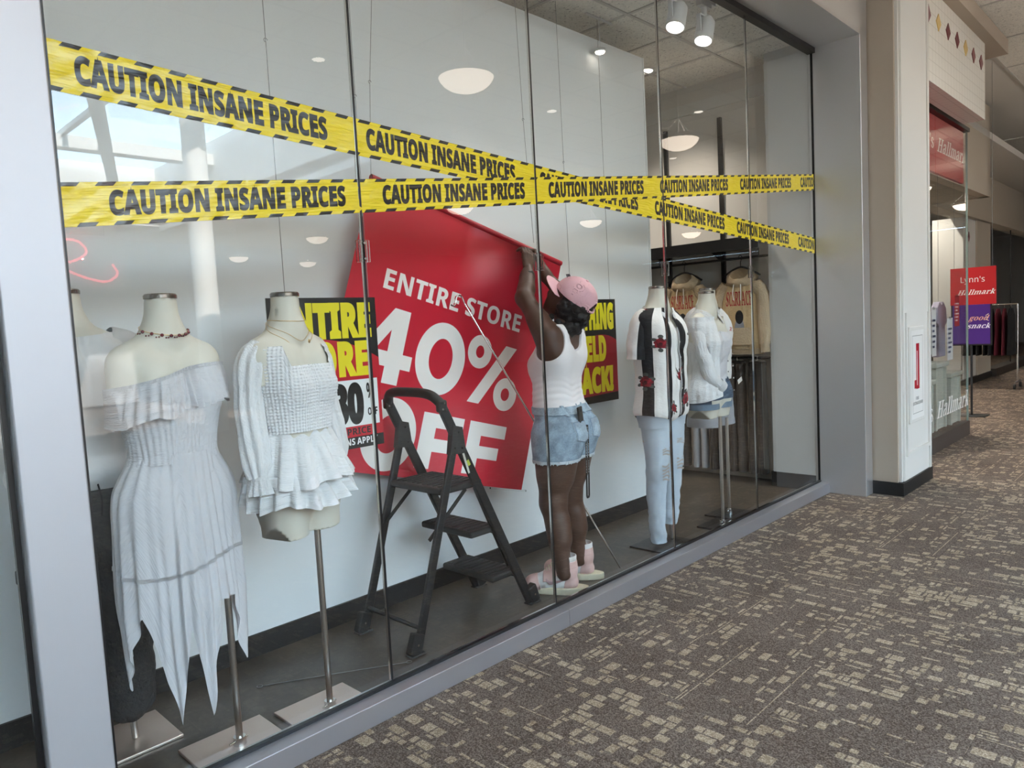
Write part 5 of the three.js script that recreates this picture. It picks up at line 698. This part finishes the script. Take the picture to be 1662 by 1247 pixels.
function hoodie(z, x, tilt, label, printed) {
  const t = thing('hoodie', label, 'hoodie', [x, 0, z], tilt, 'beige hoodies on the side wall rail'); // faces -x
  const tx = ctex(scar, { clamp: false }); const pm = M({ map: tx, roughness: 0.95, bumpMap: crinkle, bumpScale: 0.005 });
  const body = surf(96, 40, (u, v) => { const a = u * Math.PI * 2, y = 1.20 + v * 0.62, w = lerpT([[0, 0.19], [0.08, 0.2], [0.7, 0.2], [0.9, 0.17], [1, 0.09]], v), d = lerpT([[0, 0.07], [0.1, 0.085], [0.8, 0.08], [1, 0.06]], v), f = 0.012 * fold(Math.cos(a), y * 1.4, Math.sin(a), 3.5); return [Math.cos(a + Math.PI) * (d + f), y, Math.sin(a + Math.PI) * (w + f)]; }, true);
  const uv = body.attributes.uv; for (let i = 0; i < uv.count; i++) uv.setXY(i, 1.5 - uv.getX(i) * 2, uv.getY(i) * 1.15 - 0.15);
  mesh('body', body, printed ? pm : mat.tanFleece, t);
  mesh('hem_rib', surf(60, 4, (u, v) => { const a = u * Math.PI * 2, y = 1.155 + v * 0.055; return [Math.cos(a) * 0.072, y, Math.sin(a) * 0.185]; }, true), mat.tanFleece, t);
  for (const s of [-1, 1]) { mesh('sleeve', limb([[0, 1.765, s * 0.12], [-0.005, 1.68, s * 0.18], [-0.02, 1.45, s * 0.205], [-0.035, 1.24, s * 0.21]], (v, th) => lerpT([[0, 0.065], [0.2, 0.066], [0.8, 0.055], [1, 0.046]], v) + 0.006 * fold(v * 3, th * 0.5, s, 3), 40, 36), mat.tanFleece, t); mesh('cuff', limb([[-0.035, 1.245, s * 0.21], [-0.04, 1.17, s * 0.212]], () => 0.038, 28, 4), mat.tanFleece, t); }
  mesh('hood', nets((x, y, z) => { const o = smin(ell(x, y, z, 0.03, 1.83, 0, 0.09, 0.085, 0.14), ell(x, y, z, -0.05, 1.79, 0, 0.06, 0.05, 0.11), 0.05) - 0.006 * N3(x * 16, y * 16, z * 16); return Math.max(o, -ell(x, y, z, -0.04, 1.87, 0, 0.075, 0.09, 0.075)); }, [-0.14, 1.7, -0.17], [0.15, 1.95, 0.17], 0.009), mat.tanFleece, t);
  for (const s of [-1, 1]) mesh('drawcord', tube([[-0.1, 1.77, s * 0.03], [-0.115, 1.7, s * 0.035], [-0.11, 1.63, s * 0.03]], 0.004, 10, 6), mat.white, t);
  mesh('kangaroo_pocket', surf(20, 8, (u, v) => { const a = Math.PI + (u - 0.5) * 1.5, y = 1.24 + v * 0.15; return [Math.cos(a) * 0.105, y, -Math.sin(a) * (0.2 - 0.06 * v)]; }), mat.tanFleece, t);
  mesh('hanger', merge([tube([[0, 1.84, -0.17], [0, 1.905, -0.06], [0, 1.92, 0], [0, 1.905, 0.06], [0, 1.84, 0.17]], 0.009, 24, 8), tube([[0, 1.92, 0], [0, 1.965, 0], [0.0, 2.012, 0.012], [0.0, 2.024, -0.004], [0, 2.008, -0.016]], 0.0035, 20, 6)]), mat.blackPlastic, t);
}
hoodie(-0.66, 6.08, 0.12, 'beige hoodie with red lettering hanging nearest the grey wall return', true);
hoodie(-1.22, 6.08, 0.1, 'beige hoodie with red lettering hanging behind the rose shirt mannequin', true);
hoodie(-1.80, 6.1, 0.05, 'plain side of a beige hoodie deeper along the rail', false);
for (const [z, m, w, lab] of [[-0.53, 'darkCloth', 0.13, 'dark brown trousers hanging nearest the wall return'], [-0.72, 'darkCloth2', 0.12, 'charcoal trousers hanging low on the rail, second from the return'], [-0.91, 'darkCloth', 0.13, 'dark trousers hanging low under the first hoodie'], [-1.10, 'greySweat', 0.10, 'grey trousers hanging low between dark pairs'], [-1.30, 'darkCloth2', 0.13, 'charcoal trousers hanging low under the second hoodie'], [-1.51, 'darkCloth', 0.13, 'dark trousers hanging low beside the shelf upright'], [-1.75, 'blackCloth', 0.13, 'black trousers hanging low deeper along the rail']]) {
  const t = thing('hanging_trousers', lab, 'trousers', [6.08, 0, z], rr(-0.05, 0.05), 'trousers on the low rail');
  mesh('legs', mergeGeometries([-1, 1].map((s) => limb([[0, 1.07, s * 0.03], [0.0, 0.8, s * 0.036], [-0.005, 0.45, s * 0.04], [-0.008, 0.1, s * 0.042]], (v, th) => w * 0.3 * (1 + 0.5 * Math.sin(th) ** 2) + 0.004 * fold(v * 3, th * 0.5, s + z, 3), 36, 40))), mat[m], t);
  mesh('waistband', rb(0.08, 0.04, 0.14, 0.012, 0, 1.065, 0), mat[m], t); mesh('clip_hanger', merge([rod([0.0, 1.092, -0.07], [0.0, 1.092, 0.07], 0.005, 8), rod([0.0, 1.09, 0], [0.006, 1.135, 0], 0.003, 6)]), mat.chrome, t);
}
// ---------- fire-equipment notice on the white column
{ const [c, g] = cvs(256, 640); g.fillStyle = '#eceae6'; g.fillRect(0, 0, 256, 640); g.strokeStyle = '#8d8a86'; g.lineWidth = 4; g.strokeRect(26, 40, 204, 560); g.fillStyle = '#b3122a'; g.fillRect(96, 96, 64, 330); g.fillRect(60, 360, 50, 60); g.fillStyle = '#eceae6'; g.fillRect(112, 150, 12, 250); g.fillStyle = '#24211f'; g.font = 'bold 30px sans-serif'; g.fillText('FIRE', 84, 505); g.fillText('EXTINGUISHER', 30, 540, 196);
  const t = thing('notice_sign', 'white framed fire extinguisher notice on the white column', 'sign', [6.585, 0.945, 0.585]); mesh('frame', rb(0.40, 0.78, 0.02, 0.006, 0, 0, 0.01), mat.white, t); mesh('print', new THREE.PlaneGeometry(0.34, 0.72).translate(0, 0, 0.0215), M({ map: ctex(c, { clamp: true }), roughness: 0.4 }), t);
  struct('trim_8', merge([span(6.33, 6.96, 0.30, 0.33, 0.583, 0.60), span(6.33, 6.35, 0.33, 1.45, 0.583, 0.60), span(6.94, 6.96, 0.33, 1.45, 0.583, 0.60)]), mat.white); }
// ---------- card shop: red header, decals, cabinets, signs, rack
const script = (g, txt, x, y, s, col) => { g.save(); g.translate(x, y); g.transform(1, 0, -0.22, 1, 0, 0); g.font = `italic bold ${s}px serif`; g.fillStyle = col; g.fillText(txt, 0, 0); g.restore(); };
{ const [c, g] = cvs(1024, 256); g.fillStyle = '#b3141f'; g.fillRect(0, 0, 1024, 256); g.font = '88px serif'; g.fillStyle = '#f1ece6'; g.fillText("Lynn's", 285, 150); script(g, 'Hallmark', 605, 155, 92, '#f1ece6');
  const t = thing('shop_sign', 'red header sign with white lettering behind the card shop glass', 'sign', [8.3, 3.12, 0.255]); mesh('board', bx(2.58, 0.56, 0.03), M({ color: C3(0.42, 0.012, 0.02), roughness: 0.5 }), t); mesh('lettering', new THREE.PlaneGeometry(2.58, 0.56).translate(0, 0, 0.0165), M({ map: ctex(c, { clamp: true }), roughness: 0.5 }), t); }
{ const [c, g] = cvs(1024, 160); g.clearRect(0, 0, 1024, 160); g.font = '105px serif'; g.fillStyle = '#f4f2ee'; g.fillText("Lynn's", 120, 118); script(g, 'Hallmark', 500, 118, 108, '#f4f2ee');
  const t = thing('glass_decal', 'white script lettering low on the card shop glass', 'decal', [8.35, 0.42, 0.306]); mesh('lettering', new THREE.PlaneGeometry(2.5, 0.36), M({ map: ctex(c, { clamp: true }), transparent: true, roughness: 0.5 }), t); }
const sage = M({ color: C3(0.50, 0.52, 0.46), roughness: 0.5 });
for (const [x, h, z, lab] of [[8.85, 0.88, 0.0, 'tall pale green display plinth behind the card shop glass'], [9.36, 0.74, 0.02, 'low pale green display plinth by the glass edge'], [8.34, 0.72, 0.0, 'low pale green plinth near the white column']]) { const t = thing('display_plinth', lab, 'plinth', [x, 0, z]); mesh('cabinet', rb(0.42, h - 0.05, 0.40, 0.006, 0, (h - 0.05) / 2, 0), sage, t); mesh('top', rb(0.50, 0.05, 0.48, 0.012, 0, h - 0.025, 0), sage, t); for (const s of [-1, 1]) mesh('corner_post', bx(0.05, h - 0.06, 0.03, s * 0.185, (h - 0.06) / 2, 0.205), sage, t); mesh('plinth_base', bx(0.45, 0.09, 0.43, 0, 0.045, 0), sage, t); }
const shirtShape = (w, h) => extr([[-w * 0.22, 0], [-w * 0.5, -h * 0.1], [-w * 0.62, -h * 0.36], [-w * 0.42, -h * 0.42], [-w * 0.36, -h * 0.3], [-w * 0.38, -h], [w * 0.38, -h], [w * 0.36, -h * 0.3], [w * 0.42, -h * 0.42], [w * 0.62, -h * 0.36], [w * 0.5, -h * 0.1], [w * 0.22, 0], [0, -h * 0.06]], 0.05, 0.012);
[['hanging_shirt', 8.50, 1.58, 0.02, [0.10, 0.11, 0.20], 'navy printed shirt displayed in the card shop window'], ['hanging_shirt', 8.98, 1.56, -0.03, [0.42, 0.48, 0.56], 'pale blue shirt displayed beside the navy one'], ['hanging_shirt', 9.42, 1.52, 0.03, [0.30, 0.28, 0.36], 'lilac grey shirt displayed near the glass edge']].forEach(([n, x, y, z, col, lab]) => { const t = thing(n, lab, 'shirt', [x, y, z]); mesh('body', shirtShape(0.33, 0.60), M({ color: C3(...col), roughness: 0.9, bumpMap: crinkle, bumpScale: 0.006 }), t); mesh('hang_wire', rod([0, -0.03, 0.025], [0, 3.4 - y, 0.025], 0.002, 6), mat.wire, t); });
for (const [x, y, w, h, lab] of [[9.12, 1.12, 0.22, 0.46, 'red sale card with white print in the card shop window'], [9.42, 1.42, 0.2, 0.34, 'small red price card near the glass edge'], [8.5, 1.22, 0.16, 0.5, 'white and blue information card in the card shop window']]) { const [c, g] = cvs(128, 256), red = !/white/.test(lab); g.fillStyle = red ? '#b5172a' : '#e8e8ea'; g.fillRect(0, 0, 128, 256); g.fillStyle = red ? '#f1e8e8' : '#33406b'; for (let i = 0; i < 6; i++) g.fillRect(18, 60 + i * 28, 92 - (i % 3) * 16, 12); const t = thing('price_card', lab, 'card', [x, y, 0.24]); mesh('card', bx(w, h, 0.004), M({ map: ctex(c, { clamp: true }), roughness: 0.5 }), t); mesh('tape_tab', bx(w * 0.4, 0.03, 0.002, 0, h / 2, 0.003), mat.clear, t); }
{ const [c, g] = cvs(512, 480); g.fillStyle = '#c01a22'; g.fillRect(0, 0, 512, 480); g.font = '100px sans-serif'; g.fillStyle = '#f3eeea'; g.fillText("Lynn's", 110, 190); script(g, 'Hallmark', 75, 350, 86, '#f3eeea');
  const t = thing('hanging_sign', 'red square hanging sign with white lettering over the shop entrance', 'sign', [10.35, 1.705, 0.2], -Math.PI / 2); mesh('panel', bx(0.48, 0.45, 0.02), M({ color: C3(0.5, 0.012, 0.02), roughness: 0.45 }), t); mesh('lettering', new THREE.PlaneGeometry(0.48, 0.45).translate(0, 0, 0.011), M({ map: ctex(c, { clamp: true }), roughness: 0.45 }), t); for (const s of [-1, 1]) mesh('hang_wire', rod([s * 0.2, 0.22, 0], [s * 0.2, 2.6, 0], 0.002, 6), mat.wire, t); }
{ const [c, g] = cvs(400, 560); g.fillStyle = '#4a2380'; g.fillRect(0, 0, 400, 560); g.font = '20px sans-serif'; g.fillStyle = '#e8e0f0'; g.fillText('GET REWARDED', 200, 60); script(g, 'good', 170, 260, 84, '#e0a58f'); script(g, 'snack', 150, 360, 84, '#f3eef8'); g.strokeStyle = '#f0dcc0'; g.lineWidth = 7; for (const a of [-0.5, 0, 0.5]) { g.beginPath(); g.moveTo(352, 225 + a * 40); g.lineTo(384, 225 + a * 90); g.stroke(); }
  const t = thing('sign_stand', 'purple poster in a black floor stand at the shop entrance', 'sign stand', [11.2, 0, 0.0], -Math.PI / 2); mesh('poster', new THREE.PlaneGeometry(0.43, 0.58).translate(0, 1.25, 0.013), M({ map: ctex(c, { clamp: true }), roughness: 0.4 }), t); mesh('frame', rb(0.47, 0.62, 0.02, 0.004, 0, 1.25, 0), mat.blackPaint, t); mesh('post', rod([0, 0.02, 0], [0, 0.95, 0], 0.014), mat.blackPaint, t); mesh('foot_plate', rb(0.36, 0.015, 0.28, 0.005, 0, 0.008, 0), mat.blackPaint, t); }
{ const t = thing('garment_rack', 'rolling chrome rack of black and wine dresses by the far column', 'rack', [15.0, 0, -0.55], Math.PI / 2);
  mesh('frame', merge([rod([-0.42, 0.1, 0], [-0.42, 1.45, 0], 0.014), rod([0.42, 0.1, 0], [0.42, 1.45, 0], 0.014), rod([-0.42, 1.45, 0], [0.42, 1.45, 0], 0.014), rod([-0.42, 0.12, -0.25], [-0.42, 0.12, 0.25], 0.016), rod([0.42, 0.12, -0.25], [0.42, 0.12, 0.25], 0.016)]), mat.chrome, t);
  for (const [a, b] of [[-0.42, -0.25], [-0.42, 0.25], [0.42, -0.25], [0.42, 0.25]]) mesh('castor', cyl(0.045, 0.045, 0.03, 0, 0, 0, 16).rotateZ(Math.PI / 2).translate(a, 0.05, b), mat.blackPlastic, t); }
for (let i = 0; i < 8; i++) { const x = 14.62 + i * 0.1, wine = i === 5 || i === 6; const t = thing('hanging_dress', wine ? 'wine red dress hanging on the rolling rack' : 'black dress hanging on the rolling rack', 'dress', [15.0 + (i % 2) * 0.02, 1.40, -0.89 + i * 0.095], rr(-0.1, 0.1) + Math.PI / 2 * 0, wine ? 'wine dresses on the rolling rack' : 'black dresses on the rolling rack'); mesh('body', surf(40, 24, (u, v) => { const a = u * Math.PI * 2, w = lerpT([[0, 0.24], [0.5, 0.19], [0.85, 0.2], [1, 0.08]], v), d = 0.022 + 0.008 * (1 - v); return [Math.cos(a) * (w + 0.012 * Math.sin(a * 9)), -0.82 + v * 0.8, Math.sin(a) * d]; }, true), wine ? mat.wineCloth : mat.blackCloth, t); mesh('hanger_hook', new THREE.TorusGeometry(0.022, 0.003, 6, 16).translate(0, 0.02, 0), mat.chrome, t); }

// red neon script on the far side of the mall, mirrored in the left pane
{ const t = thing('neon_sign', 'red neon script sign on the far mall wall', 'neon sign', [1.05, 0.42, 18.85]); const nm = M({ color: C3(0.4, 0.02, 0.03), emissive: C3(1, 0.10, 0.13), emissiveIntensity: 14 });
  mesh('backing', rb(2.2, 1.5, 0.06, 0.02, 5.1, 3.4, 0.1), mat.beigeLight, t);
  mesh('neon_tube', tube([[4.25, 3.75, 0], [4.6, 3.9, 0], [5.0, 3.85, 0], [5.15, 3.6, 0], [4.8, 3.35, 0], [4.35, 3.3, 0], [4.7, 3.1, 0], [5.2, 2.9, 0], [5.6, 2.85, 0], [5.85, 3.05, 0], [5.75, 3.3, 0]], 0.028, 90, 8), nm, t);
  const l = new THREE.PointLight(C3(1, 0.12, 0.15), 1.0); l.position.set(5, 3.4, -0.15); l.castShadow = true; t.add(l); }
renderer.render(scene, camera);
